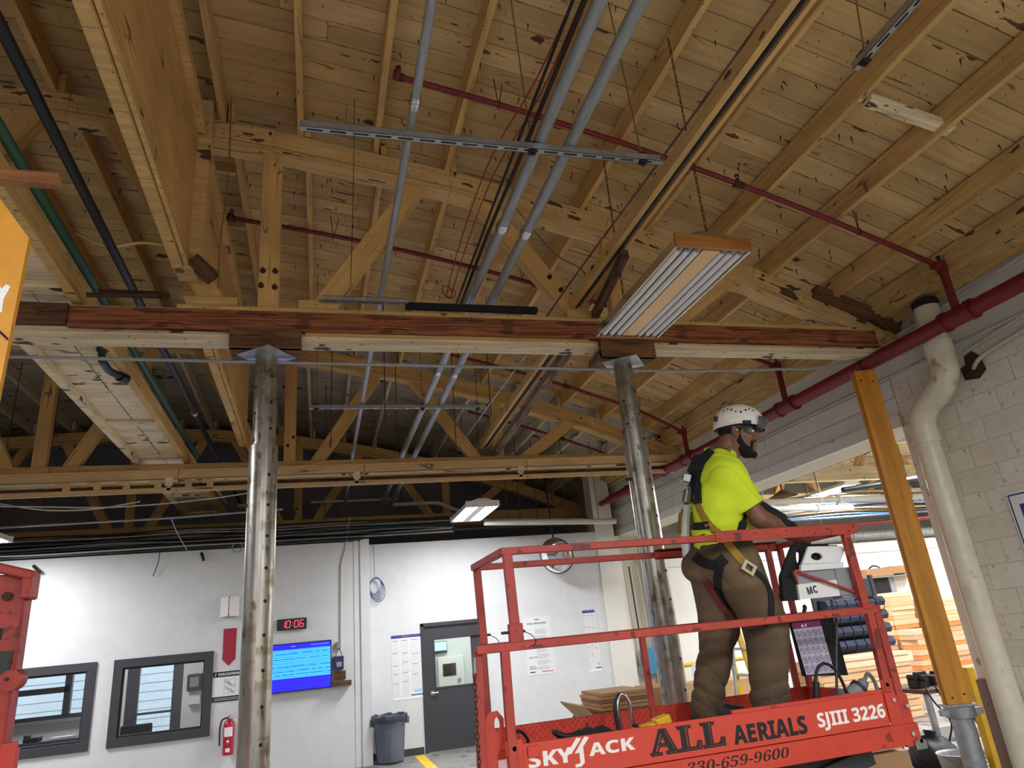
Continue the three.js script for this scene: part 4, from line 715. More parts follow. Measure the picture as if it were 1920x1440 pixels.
function textPoster(header, cols, cells, w = 420, h = 720) {
  return canvasTex(w, h, (x) => {
    x.fillStyle = '#f4f4f2'; x.fillRect(0, 0, w, h);
    for (const [X, Y, W, H, c] of header) { x.fillStyle = c; x.fillRect(X * w, Y * h, W * w, H * h); }
    for (const [X, Y, W, H] of cells) {
      x.strokeStyle = '#8c6a70'; x.lineWidth = 2; x.strokeRect(X * w, Y * h, W * w, H * h);
      x.fillStyle = '#b9bbbd'; for (let y = Y * h + 10; y < (Y + H) * h - 6; y += 7) x.fillRect(X * w + 6, y, W * w - 12 - ((y * 13 | 0) % 26), 2.5);
      x.fillStyle = '#555'; x.fillRect(X * w + 6, Y * h + 4, W * w * 0.6, 4);
    }
  });
}
{
  const cells = []; for (const [X, W, rows] of [[0.02, 0.3, [0.08, 0.27, 0.47, 0.6, 0.74, 0.97]], [0.34, 0.29, [0.08, 0.28, 0.42, 0.58, 0.72, 0.97]], [0.65, 0.33, [0.08, 0.3, 0.46, 0.62, 0.9]]]) for (let i = 0; i + 1 < rows.length; i++) cells.push([X, rows[i], W, rows[i + 1] - rows[i] - 0.015]);
  const t1 = textPoster([[0, 0, 0.36, 0.05, '#3a4690'], [0.36, 0, 0.24, 0.05, '#7b4e86'], [0.6, 0, 0.4, 0.05, '#44519c'], [0.7, 0.86, 0.26, 0.05, '#b9d8e6'], [0.6, 0.93, 0.4, 0.025, '#3c7db0']], 0, cells);
  const p = thing('notice_poster', 'large labour notice poster with a blue header left of the door', 'poster', V(1.42, 0.8, ZD));
  obj('sheet', plate(1.155, 1.645, 0.805, 1.775, ZD, 0.004), M.paper, p); const [g, m] = printed(1.155, 1.645, 0.805, 1.775, ZD + 0.0046, t1); obj('print', g, m, p);
  const q = thing('notice_poster', 'narrow labour notice poster near the right corner of the far wall', 'poster', V(4.62, 0.88, ZD));
  obj('sheet', plate(4.51, 4.74, 0.89, 1.9, ZD, 0.004), M.paper, q); const [g2, m2] = printed(4.51, 4.74, 0.89, 1.9, ZD + 0.0046, t1); obj('print', g2, m2, q);
  const t3 = canvasTex(480, 900, (x, w, h) => {
    x.fillStyle = '#e6e8ea'; x.fillRect(0, 0, w, h); x.fillStyle = '#333'; x.textAlign = 'left'; x.font = 'bold 40px sans-serif'; x.fillText('IDEAL BEHAVIORS', 60, 120); x.font = 'bold 26px sans-serif'; x.fillText('THINK TEAM', 40, 640); x.fillText('TRUST &', 40, 780); x.fillText('INTEGRITY', 40, 810); x.fillRect(44, 846, 90, 16);
    x.fillStyle = '#9a9ea2'; for (let i = 0; i < 34; i++) if (i % 5) x.fillRect(190, 190 + i * 19, 240 - (i * 37) % 90, 6); x.fillStyle = '#b04a4a'; x.fillRect(250, 850, 200, 12); x.fillStyle = '#555'; x.fillRect(200, 40, 80, 14);
  });
  const r = thing('notice_poster', 'shiny laminated behaviours poster seen through the lift rails', 'poster', V(3.65, 0.93, ZD));
  obj('sheet', plate(3.41, 3.9, 0.94, 1.87, ZD, 0.004), M.paper, r); const [g3, m3] = printed(3.41, 3.9, 0.94, 1.87, ZD + 0.0046, t3, 0.15); obj('print', g3, m3, r);
}
{ // waste bin
  const X = 1.06, Z = -11.62, t = thing('waste_bin', 'round grey plastic waste bin in the corner by the door', 'bin', V(X, 0, Z));
  const plas = std({ map: mottled(0x5d6470, 0.25, 223, { f: 8, spot: 0x83868a, cover: 0.72 }), roughness: 0.6 });
  obj('barrel', lathe([[0, 0.01], [0.19, 0.01], [0.2, 0.03], [0.235, 0.5], [0.242, 0.5], [0.246, 0.58], [0.262, 0.59], [0.268, 0.63], [0.255, 0.64], [0.232, 0.6], [0.18, 0.05], [0, 0.05]], 28).translate(X, 0, Z), plas, t);
  for (const s of [-1, 1]) obj('handle', [box(X + s * 0.27, 0.56, Z, 0.05, 0.1, 0.12, 0.012)], plas, t);
  const liner = lathe([[0.262, 0.56], [0.274, 0.6], [0.272, 0.645], [0.25, 0.65], [0.2, 0.4]], 36); const lp = liner.attributes.position; for (let i = 0; i < lp.count; i++) { const a = Math.atan2(lp.getZ(i), lp.getX(i)); lp.setY(i, lp.getY(i) + 0.012 * Math.sin(a * 7) + 0.008 * Math.sin(a * 13 + 1)); } liner.computeVertexNormals();
  obj('bag_rim', liner.translate(X, 0, Z), std({ color: 0x3c4250, roughness: 0.4 }), t);
}
{ // coil of blue cable
  const t = thing('cable_coil', 'coil of blue cable hanging on a wire beside the wall edge', 'cable', V(0.9, 2.4, -11.9)), gs = [];
  for (let i = 0; i < 5; i++) gs.push(prep(new THREE.TorusGeometry(0.11 + i * 0.012, 0.0055, 6, 30)).scale(0.8, 1.2, 1).rotateZ(-0.2 + i * 0.1).translate(0.92 + i * 0.006, 2.58 - i * 0.018, -11.93 + i * 0.008));
  obj('coil', gs, std({ color: 0x31498a, roughness: 0.5 }), t); obj('hanging_wire', cyl(V(0.91, 2.72, -11.92), V(0.9, 3.25, -11.95), 0.004, 5), M.black, t);
}
{ // convex mirror
  const t = thing('convex_mirror', 'round convex mirror with a black rim hung in the far corner', 'mirror', V(3.98, 2.7, -11.5)), q = new THREE.Euler(0.35, -0.7, 0.2);
  const R = (g) => g.applyMatrix4(new THREE.Matrix4().makeRotationFromEuler(q)).translate(3.98, 2.82, -11.5);
  obj('mirror_dome', R(lathe([[0, 0.09], [0.1, 0.082], [0.2, 0.06], [0.27, 0.03], [0.3, 0.0]], 36).rotateX(Math.PI / 2)), std({ color: 0xf0f2f4, roughness: 0.04, metalness: 1 }), t);
  obj('rim', R(prep(new THREE.TorusGeometry(0.3, 0.012, 8, 44))), M.black, t);
  obj('hanger', [cyl(V(3.96, 3.05, -11.52), V(3.9, deckY(3.9), -11.55), 0.015, 8), R(prep(new THREE.CylinderGeometry(0.28, 0.28, 0.01, 30)).rotateX(Math.PI / 2).translate(0, 0, -0.01))], M.black, t);
}
// on the far wall of the next hall, left end
{
  const w = -12.3, c = (a, b, r, l, m) => solo('wall_conduit', l, 'conduit', cyl(at(...a, 'z', w + 0.02), at(...b, 'z', w + 0.02), r, 8), m);
  c([1168, 1062], [1204, 1262], 0.012, 'left grey conduit on the white wall behind the right post', M.conduitPaint);
  c([1179, 1062], [1222, 1330], 0.016, 'dark conduit on the white wall behind the right post', M.charcoal);
  c([1195, 1062], [1222, 1220], 0.01, 'cream conduit above the blue control box', M.conduitPaint);
  const p = at(1200, 1257, 'z', w); solo('wall_outlet', 'grey outlet box low on the white wall behind the right post', 'outlet', [box(p.x, p.y, w + 0.03, 0.11, 0.14, 0.06, 0.008), cyl(V(p.x, p.y + 0.03, w + 0.06), V(p.x, p.y + 0.03, w + 0.064), 0.02, 10), cyl(V(p.x, p.y - 0.03, w + 0.06), V(p.x, p.y - 0.03, w + 0.064), 0.02, 10)], M.greyPlastic);
  const a = at(1207, 1216, 'z', w + 0.14), b = at(1245, 1262, 'z', w + 0.14), t = thing('switch_box', 'turquoise blue switch box on the wall behind the right post', 'box', V((a.x + b.x) / 2, b.y, w));
  obj('enclosure', span(a.x + 0.06, b.x + 0.06, b.y, a.y, w, w + 0.14, 0.008), std({ map: mottled(0x3f86a8, 0.1, 227), roughness: 0.4 }), t);
  obj('side_plate', span(a.x, a.x + 0.06, b.y, a.y, w, w + 0.13, 0.006), M.charcoal, t);
  each('knob', [[0.3, 0.13], [0.42, 0.1], [0.3, 0.06], [0.24, 0.09]].map(([x, y]) => cyl(V(a.x + x, b.y + y, w + 0.14), V(a.x + x, b.y + y, w + 0.17), 0.022, 10)), M.black, t);
  obj('label_plate', box(a.x + 0.37, a.y - 0.11, w + 0.142, 0.13, 0.1, 0.004), M.paper, t);
  const r = thing('guard_rail', 'yellow pipe guard rail below the turquoise switch box', 'rail', V(5.9, 0, -11.4));
  obj('rail_tube', pipe([V(5.52, 0, -11.4), V(5.52, 0.86, -11.4), V(7.6, 0.86, -11.4), V(7.6, 0, -11.4)], 0.035, 14, 0.08), M.yellow, r);
  each('foot_plate', [box(5.52, 0.006, -11.4, 0.14, 0.012, 0.14), box(7.6, 0.006, -11.4, 0.14, 0.012, 0.14)], M.yellow, r);
}
{ // sign at the right edge
  const t = thing('wall_sign', 'white sign with a dark blue border on the block wall at right', 'sign', V(5.49, 1.6, -4.1));
  obj('panel', span(5.48, 5.5, 1.62, 2.33, -4.375, -3.5, 0.004), M.paper, t);
  const tex = canvasTex(512, 420, (x, w, h) => { x.fillStyle = '#e9eaec'; x.fillRect(0, 0, w, h); x.strokeStyle = '#1f2a55'; x.lineWidth = 7; x.strokeRect(10, 10, w - 20, h - 20); x.fillStyle = '#243a8c'; x.font = 'bold 130px sans-serif'; x.fillText('N', 40, 150); });
  const g = prep(new THREE.PlaneGeometry(0.87, 0.71)).rotateY(-Math.PI / 2).translate(5.4795, 1.975, -3.9375); obj('print', g, std({ map: tex, roughness: 0.5 }), t);
}
// PVC downpipe with an offset
{
  const X = 5.33, R = 0.102, t = thing('drain_pipe', 'cream PVC drain pipe with an S bend on the right wall', 'pipe', V(X, 0, -5));
  obj('upper_pipe', cyl(V(X, 3.6, -4.41), V(X, 4.08, -4.4), R, 32), M.pvc, t);
  obj('offset_bend', tube([V(X, 3.7, -4.408), V(X, 3.58, -4.405), V(X, 3.46, -4.41), V(X, 3.36, -4.46), V(X, 3.28, -4.58), V(X, 3.2, -4.72), V(X, 3.09, -4.8), V(X, 2.95, -4.815)], R + 0.006, 32, 40), M.pvc, t);
  const hub = (p, q) => cyl(p, q, R + 0.014, 32);
  each('hub', [hub(V(X, 3.6, -4.408), V(X, 3.72, -4.406)), hub(V(X, 2.9, -4.815), V(X, 3.02, -4.81))], M.pvc, t);
  const mid = V(X, 3.285, -4.575), dir = V(0, -0.075, -0.12).normalize(); obj('joint_ring', cyl(mid.clone().addScaledVector(dir, -0.012), mid.clone().addScaledVector(dir, 0.012), R + 0.014, 32), M.pvc, t);
  obj('lower_pipe', cyl(V(X, 0.01, -4.815), V(X, 2.95, -4.815), R, 32), M.pvc, t);
  obj('shadow_collar', lathe([[0.105, 0], [0.112, 0.01], [0.112, 0.06], [0.1, 0.07]], 24).translate(X, 4.06, -4.4), M.blackMatt, t);  // black collar stands in for the dark shadow around the pipe top
}
// near the viewer, left edge
{
  const z = -2.0, q = (x, y) => { const p = at(x, y, 'z', z); return [p.x, p.y]; }, t = thing('sign_board', 'yellow painted plate with a white letter at the left edge', 'panel', V(-0.95, 1.5, z));
  obj('plate', extrude([q(-150, 150), q(0, 372), q(54, 446), q(-4, 742), q(-90, 1180), q(-260, 1180), q(-260, 150)], 0.02).translate(0, 0, z - 0.02), std({ map: mottled(0xd9962c, 0.12, 229, { f: 5, spot: 0xb0711a, cover: 0.72, tile: 0.8 }), roughness: 0.5 }), t);
  obj('letter', extrude([q(-16, 516), q(-6, 514), q(3, 543), q(12, 534), q(20, 538), q(7, 562), q(4, 586), q(-5, 586), q(-3, 560)], 0.003).translate(0, 0, z), M.paper, t);
  obj('seam', extrude([q(-8, 612), q(16, 634), q(15, 639), q(-9, 617)], 0.002).translate(0, 0, z), M.blackMatt, t);
}
solo('wood_offcut', 'rough reddish board end sticking in from the left edge', 'board', beam(at(-120, 325, 'z', -2.5), at(112, 339, 'z', -2.5), 0.045, 0.05, 0.005), M.pine);
{
  const z = -3.0, q = (x, y, dz = 0) => at(x, y, 'z', z + dz), t = thing('red_steel_cabinet', 'worn orange red steel cabinet cut off by the left edge', 'cabinet', V(-1.2, 0, z));
  const A = q(44, 1082), B = q(62, 1082), C = q(0, 1440);
  const xR = B.x, xP = q(42, 1150).x;
  obj('face_panel', span(-1.9, xP, 1.42, 2.0, z - 0.05, z - 0.015, 0.006), M.liftWorn, t);
  obj('corner_post', span(xP, xR - 0.012, 1.42, 1.98, z - 0.06, z, 0.006), M.liftWorn, t);
  obj('top_cap', [beam(q(-250, 1010), q(66, 1080), 0.06, 0.035, 0.01), box(xR - 0.012, 1.955, z - 0.02, 0.035, 0.1, 0.09, 0.008)], M.liftWorn, t);
  obj('latch_bulge', cyl(V(xR - 0.022, 1.63, z - 0.05), V(xR - 0.022, 1.63, z + 0.015), 0.035, 20), M.liftWorn, t);
  obj('lower_panel', span(-1.9, q(36, 1350).x, 0, 1.41, z - 0.05, z - 0.02, 0.006), M.lift, t);
  obj('side_plate', span(q(8, 1350).x, q(38, 1350).x, 0, 1.43, z - 0.02, z + 0.004, 0.004), M.lift, t);
  obj('caution_plate', extrude([[-1.16, 1.64], [q(18, 1235).x, 1.66], [q(20, 1235).x, 1.73], [-1.16, 1.73]], 0.003).translate(0, 0, z - 0.012), std({ color: 0x2e3a2c, roughness: 0.5 }), t);
  each('bolt', [cyl(V(xP - 0.06, 1.92, z - 0.015), V(xP - 0.06, 1.92, z - 0.004), 0.016, 10), cyl(V(xR - 0.03, 1.635, z + 0.015), V(xR - 0.03, 1.635, z + 0.022), 0.006, 8), cyl(V(xP - 0.02, 1.69, z - 0.015), V(xP - 0.02, 1.69, z - 0.008), 0.006, 8)], M.rust, t);
  each('slot', [span(xP + 0.004, xP + 0.014, 1.9, 1.955, z, z + 0.0015), span(xP - 0.075, xP - 0.06, 1.77, 1.81, z - 0.015, z - 0.013)], M.black, t);
}

// ---------------------------------------------------------------- the red scissor lift
{
  const zn = -3.55, zf = -4.3, D = 1.0, L = thing('scissor_lift', 'red scissor lift platform with guard rails that the worker stands on', 'scissor lift', V(2.05, 0, -3.93));
  const T = 0.038, bar = (x0, x1, y, z, m = M.liftWorn, h = T) => [beam(V(x0, y, z), V(x1, y, z), T, h, 0.005), m];
  const put = (name, [g, m]) => obj(name, g, m, L);
  // rails
  put('top_rail', bar(0.92, 3.15, 2.03, zn)); put('top_rail', bar(0.94, 3.15, 2.03, zf));
  obj('top_rail', beam(V(0.935, 2.03, zn), V(0.935, 2.03, zf), T, T, 0.005), M.liftWorn, L);
  obj('top_rail', beam(V(3.14, 2.03, zn), V(3.14, 2.03, zf), T, T, 0.005), M.liftWorn, L);
  for (const z of [zn, zf]) {
    const s = z === zn ? 1 : -1, sl = obj('rail_sleeve', [beam(V(2.19, 2.033, z + s * 0.022), V(3.16, 2.033, z + s * 0.022), 0.006, 0.062, 0.002), beam(V(2.19, 2.064, z), V(3.16, 2.064, z), 0.046, 0.005, 0.002)], M.liftWorn, L);
    each('rivet', [2.21, 2.31, 2.6, 2.66, 2.86, 2.95, 3.1, 3.14].map((x, i) => cyl(V(x, 2.02 + (i % 2) * 0.025, z + s * 0.024), V(x, 2.02 + (i % 2) * 0.025, z + s * 0.0275), 0.005, 8)), M.rust, sl);
  }
  put('mid_rail', bar(0.755, 3.17, 1.562, zn, M.liftWorn, 0.042)); put('mid_rail', bar(0.95, 3.17, 1.562, zf));
  obj('mid_rail', beam(V(3.15, 1.562, zn), V(3.15, 1.562, zf), T, T, 0.005), M.liftWorn, L);
  // posts
  const post = (x0, y0, x1, y1, z, w = 0.042, d = 0.036) => obj('post', beam(V(x0, y0, z), V(x1, y1, z), d, w, 0.005, V(1, 0, 0)), M.liftWorn, L);
  post(0.965, 1.58, 0.955, 2.02, zn, 0.05); post(0.965, 1.58, 0.955, 2.02, zf, 0.046);
  post(0.895, 1.0, 0.9, 1.545, zn, 0.046); post(0.745, 0.86, 0.768, 1.555, zn - 0.03, 0.044); post(0.95, 1.0, 0.95, 1.55, zf);
  post(3.1, 1.57, 3.09, 2.02, zn, 0.05); post(3.105, 1.12, 3.115, 1.55, zn, 0.048); post(3.19, 0.98, 3.185, 1.585, zn - 0.02, 0.05);
  post(3.06, 1.0, 3.06, 2.02, zf, 0.036); post(3.16, 1.0, 3.16, 2.02, zf, 0.036); post(2.0, 1.0, 2.0, 1.56, zf, 0.036);
  each('post_socket', [span(0.93, 1.0, 1.58, 1.67, zn - 0.024, zn + 0.024, 0.004), span(3.07, 3.15, 1.57, 1.6, zn - 0.024, zn + 0.024, 0.004)], M.liftWorn, L);
  for (const [x, z] of [[1.0, zn], [0.995, zf], [3.16, zn]]) { const p = obj('lock_pin', [cyl(V(x - 0.11, 1.63, z), V(x + 0.015, 1.63, z), 0.007, 8)], M.rust, L); obj('lanyard_wire', tube([V(x + 0.01, 1.63, z), V(x + 0.05, 1.6, z + 0.02), V(x + 0.06, 1.57, z + 0.02), V(x + 0.02, 1.55, z + 0.02)], 0.0022, 5), M.black, p); }
  // platform, toe boards
  const diamond = makeTex(256, (u, v) => { const k = (a, b) => { const x = ((u * 8 + a) % 1) - 0.5, y = ((v * 8 + b) % 1) - 0.5; return a ? Math.max(0, 1 - Math.hypot((x + y) * 2.2, (x - y) * 7)) : Math.max(0, 1 - Math.hypot((x - y) * 2.2, (x + y) * 7)); }; const c = 255 * Math.min(1, 1.6 * Math.max(k(0, 0), k(0.5, 0.5))); return [c, c, c]; }, 0.3, false);
  const treadMat = std({ map: M.lift.map, roughness: 0.45, bumpMap: diamond, bumpScale: 0.004 });
  obj('deck', span(0.88, 3.14, D - 0.03, D, zf - 0.01, zn - 0.005), treadMat, L);
  obj('toe_board', [span(0.9, 3.14, D, 1.12, zf - 0.012, zf + 0.004, 0.003)], treadMat, L);
  obj('toe_board', [span(0.93, 3.07, 0.955, 1.122, zn - 0.012, zn, 0.003), span(2.1, 3.07, 1.12, 1.14, zn - 0.012, zn + 0.004, 0.003)], M.lift, L);
  obj('toe_board', [span(3.12, 3.135, D, 1.12, zf, zn)], M.lift, L);
  const W = 2048, H = 158, X0 = 0.932, X1 = 3.068, Y0 = 0.957, Y1 = 1.121, cx = (x) => (x - X0) / (X1 - X0) * W, cy = (y) => (Y1 - y) / (Y1 - Y0) * H;
  const fit = (x, s, font, a, b, y0, y1, cap, { fill = '#000', stroke, lw = 4, shear = 0, sx = 1 } = {}) => { // a word between world x a..b and y y0..y1
    x.save(); x.font = font; const w = x.measureText(s).width; x.translate(cx(a), cy(y0)); x.transform((cx(b) - cx(a)) / w, 0, shear, (cy(y0) - cy(y1)) / cap, 0, 0);
    if (stroke) { x.lineWidth = lw; x.strokeStyle = stroke; x.strokeText(s, 5 * sx, 3 * sx); } x.fillStyle = fill; x.fillText(s, 0, 0); x.restore();
  };
  const red = (x, w, h) => { x.fillStyle = '#cf4430'; x.fillRect(0, 0, w, h); for (let i = 0; i < 420; i++) { x.fillStyle = i % 3 ? 'rgba(120,40,28,0.25)' : 'rgba(230,120,90,0.25)'; x.fillRect(rnd() * w, rnd() * h, 2 + rnd() * 14, 1 + rnd() * 2); } };
  const tex = canvasTex(W, H, (x, w, h) => {
    red(x, w, h);
    fit(x, 'SKY', 'bold 100px sans-serif', 0.968, 1.195, 1.018, 1.08, 73, { fill: '#f2ece2', stroke: '#f2ece2', lw: 3, sx: 0 });
    fit(x, 'ACK', 'bold 100px sans-serif', 1.285, 1.525, 1.03, 1.084, 73, { fill: '#f2ece2', stroke: '#f2ece2', lw: 3, sx: 0 });
    x.fillStyle = '#f2ece2'; // the two slashes and the hook between the halves of the name
    for (const d of [0, 0.042]) { x.beginPath(); x.moveTo(cx(1.165 + d), cy(1.05)); x.lineTo(cx(1.225 + d), cy(1.118)); x.lineTo(cx(1.25 + d), cy(1.112)); x.lineTo(cx(1.19 + d), cy(1.05)); x.fill(); }
    x.beginPath(); x.moveTo(cx(1.232), cy(1.08)); x.lineTo(cx(1.255), cy(1.08)); x.lineTo(cx(1.255), cy(1.005)); x.lineTo(cx(1.235), cy(0.99)); x.lineTo(cx(1.205), cy(0.99)); x.lineTo(cx(1.205), cy(1.003)); x.lineTo(cx(1.232), cy(1.006)); x.fill();
    fit(x, 'ALL', 'bold 100px serif', 1.6, 2.03, 0.992, 1.103, 72, { fill: '#15110f', stroke: '#3a1712', lw: 3 });
    fit(x, 'ALL', 'bold 100px serif', 1.602, 2.026, 0.992, 1.103, 72, { fill: '#15110f', stroke: '#15110f', lw: 5 });
    fit(x, 'AERIALS', 'bold 100px sans-serif', 2.086, 2.536, 0.982, 1.065, 73, { fill: '#15110f', stroke: '#15110f', lw: 5, sx: 0 });
    fit(x, 'SJIII 3226', 'bold 100px sans-serif', 2.604, 3.055, 1.0, 1.068, 73, { fill: '#f4efe6', stroke: '#f4efe6', lw: 3, sx: 0 });
  });
  const plane = (x0, x1, y0, y1, z) => prep(new THREE.PlaneGeometry(x1 - x0, y1 - y0)).translate((x0 + x1) / 2, (y0 + y1) / 2, z);
  obj('lettering', plane(X0, X1, Y0, Y1, zn + 0.0008), std({ map: tex, roughness: 0.4 }), L);
  obj('side_frame', span(0.885, 3.15, 0.845, 0.952, zn - 0.03, zn + 0.004, 0.004), M.lift, L);
  const tex2 = canvasTex(1024, 128, (x, w, h) => { red(x, w, h); x.fillStyle = '#1a1210'; x.font = 'bold italic 104px serif'; const s = '330-659-9600', m = x.measureText(s).width; x.save(); x.translate(14, 104); x.transform(0.96 * w / m, 0, 0, 1.05, 0, 0); x.fillText(s, 0, 0); x.restore(); });
  obj('lettering', plane(1.77, 2.4, 0.87, 0.949, zn + 0.0048), std({ map: tex2, roughness: 0.4 }), L);
  obj('far_frame', span(0.885, 3.15, 0.845, 0.99, zf - 0.02, zf + 0.01, 0.004), M.lift, L);
  obj('corner_plate', [span(0.865, 0.95, 0.85, 1.145, zn + 0.001, zn + 0.009, 0.003), span(0.97, 1.03, 1.06, 1.11, zn + 0.001, zn + 0.014, 0.004)], M.lift, L);
  obj('corner_plate', [span(3.07, 3.145, 0.95, 1.19, zn + 0.001, zn + 0.01, 0.003), span(3.15, 3.235, 0.86, 1.1, zn - 0.03, zn - 0.005, 0.004), span(3.145, 3.25, 0.835, 0.95, zn - 0.03, zn + 0.004, 0.006)], M.lift, L);
  each('bolt', [[0.905, 1.11], [0.905, 0.99], [3.1, 1.16], [3.12, 1.08], [3.19, 0.9], [3.23, 0.86], [3.2, 1.04]].map(([x, y]) => cyl(V(x, y, zn), V(x, y, zn + 0.018), 0.011, 12)), M.chrome, L);
  obj('tow_lug', extrude([[3.19, 0.82], [3.26, 0.82], [3.26, 0.86], [3.22, 0.875], [3.19, 0.86]], 0.012, [], 0.002).translate(0, 0, zn + 0.004), M.steel, L);
  { // gate hinge plate with an oval hole at the entry
    const h = new THREE.Path(); h.absellipse(0.845, 1.215, 0.016, 0.036, 0, Math.PI * 2);
    obj('hinge_plate', extrude([[0.765, 0.94], [0.83, 0.94], [0.835, 1.08], [0.875, 1.15], [0.878, 1.24], [0.85, 1.275], [0.81, 1.27], [0.79, 1.24], [0.765, 1.22]], 0.01, [h], 0.002).translate(0, 0, zn - 0.06), M.lift, L);
  }
  { // entry chain
    const links = []; for (let i = 0; i < 26; i++) links.push(prep(new THREE.TorusGeometry(0.011, 0.0036, 5, 10)).scale(0.75, 1.5, 1).rotateY(i % 2 ? 1.5 : 0.1).translate(0.735 - 0.006 * Math.sin(i * 0.12), 1.45 - i * 0.0265, zn + 0.02));
    const c = obj('entry_chain', links, M.rust, L); obj('snap_hook', [cyl(V(0.737, 1.46, zn + 0.02), V(0.74, 1.53, zn + 0.02), 0.01, 10)], M.steel, c);
  }
  obj('entry_step', [span(0.72, 0.885, 0.845, 0.9, zf, zn - 0.01, 0.006), span(0.78, 0.9, 0.955, 1.0, -3.75, -3.62, 0.004)], M.liftWorn, L);
  // controls
  const ctl = obj('control_box', [beam(V(2.99, 1.735, -3.64), V(3.115, 1.735, -3.64), 0.1, 0.16, 0.004), box(3.05, 1.65, -3.64, 0.1, 0.02, 0.08)], M.greyPlastic, L);
  {
    const q = (x, y, z) => { const p = at(x, y, 'z', z); return [p.x, p.y]; };
    const hole = new THREE.Path(), c = q(1528, 1044, -3.6); hole.absellipse(c[0], c[1], 0.043, 0.024, 0, Math.PI * 2);
    obj('control_face', extrude([q(1496, 1096, -3.6), q(1581, 1085, -3.6), q(1586, 1116, -3.6), q(1500, 1124, -3.6)], 0.06).translate(0, 0, -3.66), M.whitePlastic, ctl);
    obj('control_shell', extrude([q(1493, 1070, -3.6), q(1578, 1060, -3.6), q(1581, 1085, -3.6), q(1497, 1096, -3.6)], 0.06).translate(0, 0, -3.66), M.greyPlastic, ctl);
    obj('cover', extrude([q(1501, 1058, -3.6), q(1513, 1026, -3.6), q(1574, 1025, -3.6), q(1580, 1031, -3.6), q(1572, 1054, -3.6)], 0.016, [hole], 0.002).translate(0, 0, -3.6), M.whitePlastic, L);
    obj('cover_flange', extrude([q(1498, 1071, -3.6), q(1499, 1060, -3.6), q(1577, 1055, -3.6), q(1577, 1065, -3.6)], 0.02, [], 0.002).translate(0, 0, -3.6), M.whitePlastic, L);
    obj('cover_back', extrude([q(1503, 1058, -3.62), q(1514, 1024, -3.62), q(1570, 1022, -3.62), q(1572, 1056, -3.62)], 0.01).translate(0, 0, -3.63), M.blackMatt, L);
    const h2 = new THREE.Path(), c2 = q(1497, 1043, -3.64); h2.absellipse(c2[0], c2[1], 0.018, 0.045, 0, Math.PI * 2, false, -0.3);
    obj('mount_bracket', extrude([q(1466, 1122, -3.64), q(1464, 1080, -3.64), q(1486, 1022, -3.64), q(1552, 1020, -3.64), q(1556, 1027, -3.64), q(1514, 1030, -3.64), q(1500, 1066, -3.64), q(1497, 1122, -3.64)], 0.02, [h2], 0.002).translate(0, 0, -3.66), M.blackMatt, L);
    obj('bracket_base', extrude([q(1466, 1085, -3.62), q(1496, 1082, -3.62), q(1499, 1124, -3.62), q(1471, 1126, -3.62)], 0.03, [], 0.003).translate(0, 0, -3.65), M.blackMatt, L);
    const a = at(1491, 1070, 'z', -3.575), b = at(1512, 1078, 'z', -3.575), e = at(1606, 1111, 'z', -3.575);
    obj('guard_bar', tube([a.clone().add(V(0, -0.06, 0)), a, b, e], 0.0085, 8, 30), M.liftWorn, L);
    const lt = canvasTex(256, 96, (x, w, h) => { x.fillStyle = '#e6e6e2'; x.fillRect(0, 0, w, h); x.fillStyle = '#33363a'; x.font = 'bold 84px sans-serif'; x.lineWidth = 5; x.strokeStyle = '#33363a'; x.strokeText('MC', 52, 78); x.fillText('MC', 52, 78); });
    const g = prep(new THREE.PlaneGeometry(0.15, 0.062)).rotateZ(0.115); const mc = at(1524, 1106, 'z', -3.5985); obj('lettering', g.translate(mc.x, mc.y, mc.z), std({ map: lt, roughness: 0.4 }), ctl);
    obj('joystick', [cyl(at(1507, 1152, 'z', -3.75), at(1509, 1140, 'z', -3.75), 0.012, 10), ell(...at(1509, 1139, 'z', -3.75).toArray(), 0.013, 0.018, 0.013, 10)], M.black, L);
    // placard of prohibition marks
    const pt = canvasTex(512, 700, (x, w, h) => {
      x.fillStyle = '#c9c4d6'; x.fillRect(0, 0, w, h); x.fillStyle = '#7c2a5c'; x.fillRect(0, 0, w, 82); x.fillStyle = '#e8e0ee'; x.beginPath(); x.moveTo(150, 66); x.lineTo(178, 18); x.lineTo(206, 66); x.fill(); x.fillRect(225, 22, 24, 44); x.strokeStyle = '#4a3f5a'; x.lineWidth = 7;
      for (let r = 0; r < 5; r++) for (let c = 0; c < 5; c++) { const X = 54 + c * 101, Y = 150 + r * 119, R = 42; x.beginPath(); x.arc(X, Y, R, 0, 7); x.stroke(); x.fillStyle = '#57506a'; x.fillRect(X - 14, Y - 16 + (r * 7 + c * 5) % 9, 26, 9); x.fillRect(X - 6 + (c * 3) % 8, Y - 24, 11, 46 - (r * 5) % 12); x.beginPath(); x.moveTo(X - R * 0.7, Y - R * 0.7); x.lineTo(X + R * 0.7, Y + R * 0.7); x.stroke(); }
    });
    const z = -3.9, P = [at(1484, 1169, 'z', z), at(1537, 1163, 'z', z), at(1565, 1261, 'z', z), at(1512, 1266, 'z', z)];
    const g2 = new THREE.BufferGeometry(); const v = (i) => P[i].toArray(); g2.setAttribute('position', new THREE.Float32BufferAttribute([...v(3), ...v(2), ...v(1), ...v(3), ...v(1), ...v(0)], 3)); g2.setAttribute('uv', new THREE.Float32BufferAttribute([0, 0, 1, 0, 1, 1, 0, 0, 1, 1, 0, 1], 2)); g2.computeVertexNormals();
    const mb = obj('manual_box', [extrude([q(1486, 1166, z), q(1562, 1157, z), q(1591, 1266, z), q(1512, 1268, z)], 0.04).translate(0, 0, z - 0.042)], M.blackMatt, L);
    obj('placard', g2, std({ map: pt, roughness: 0.35 }), mb);
  }
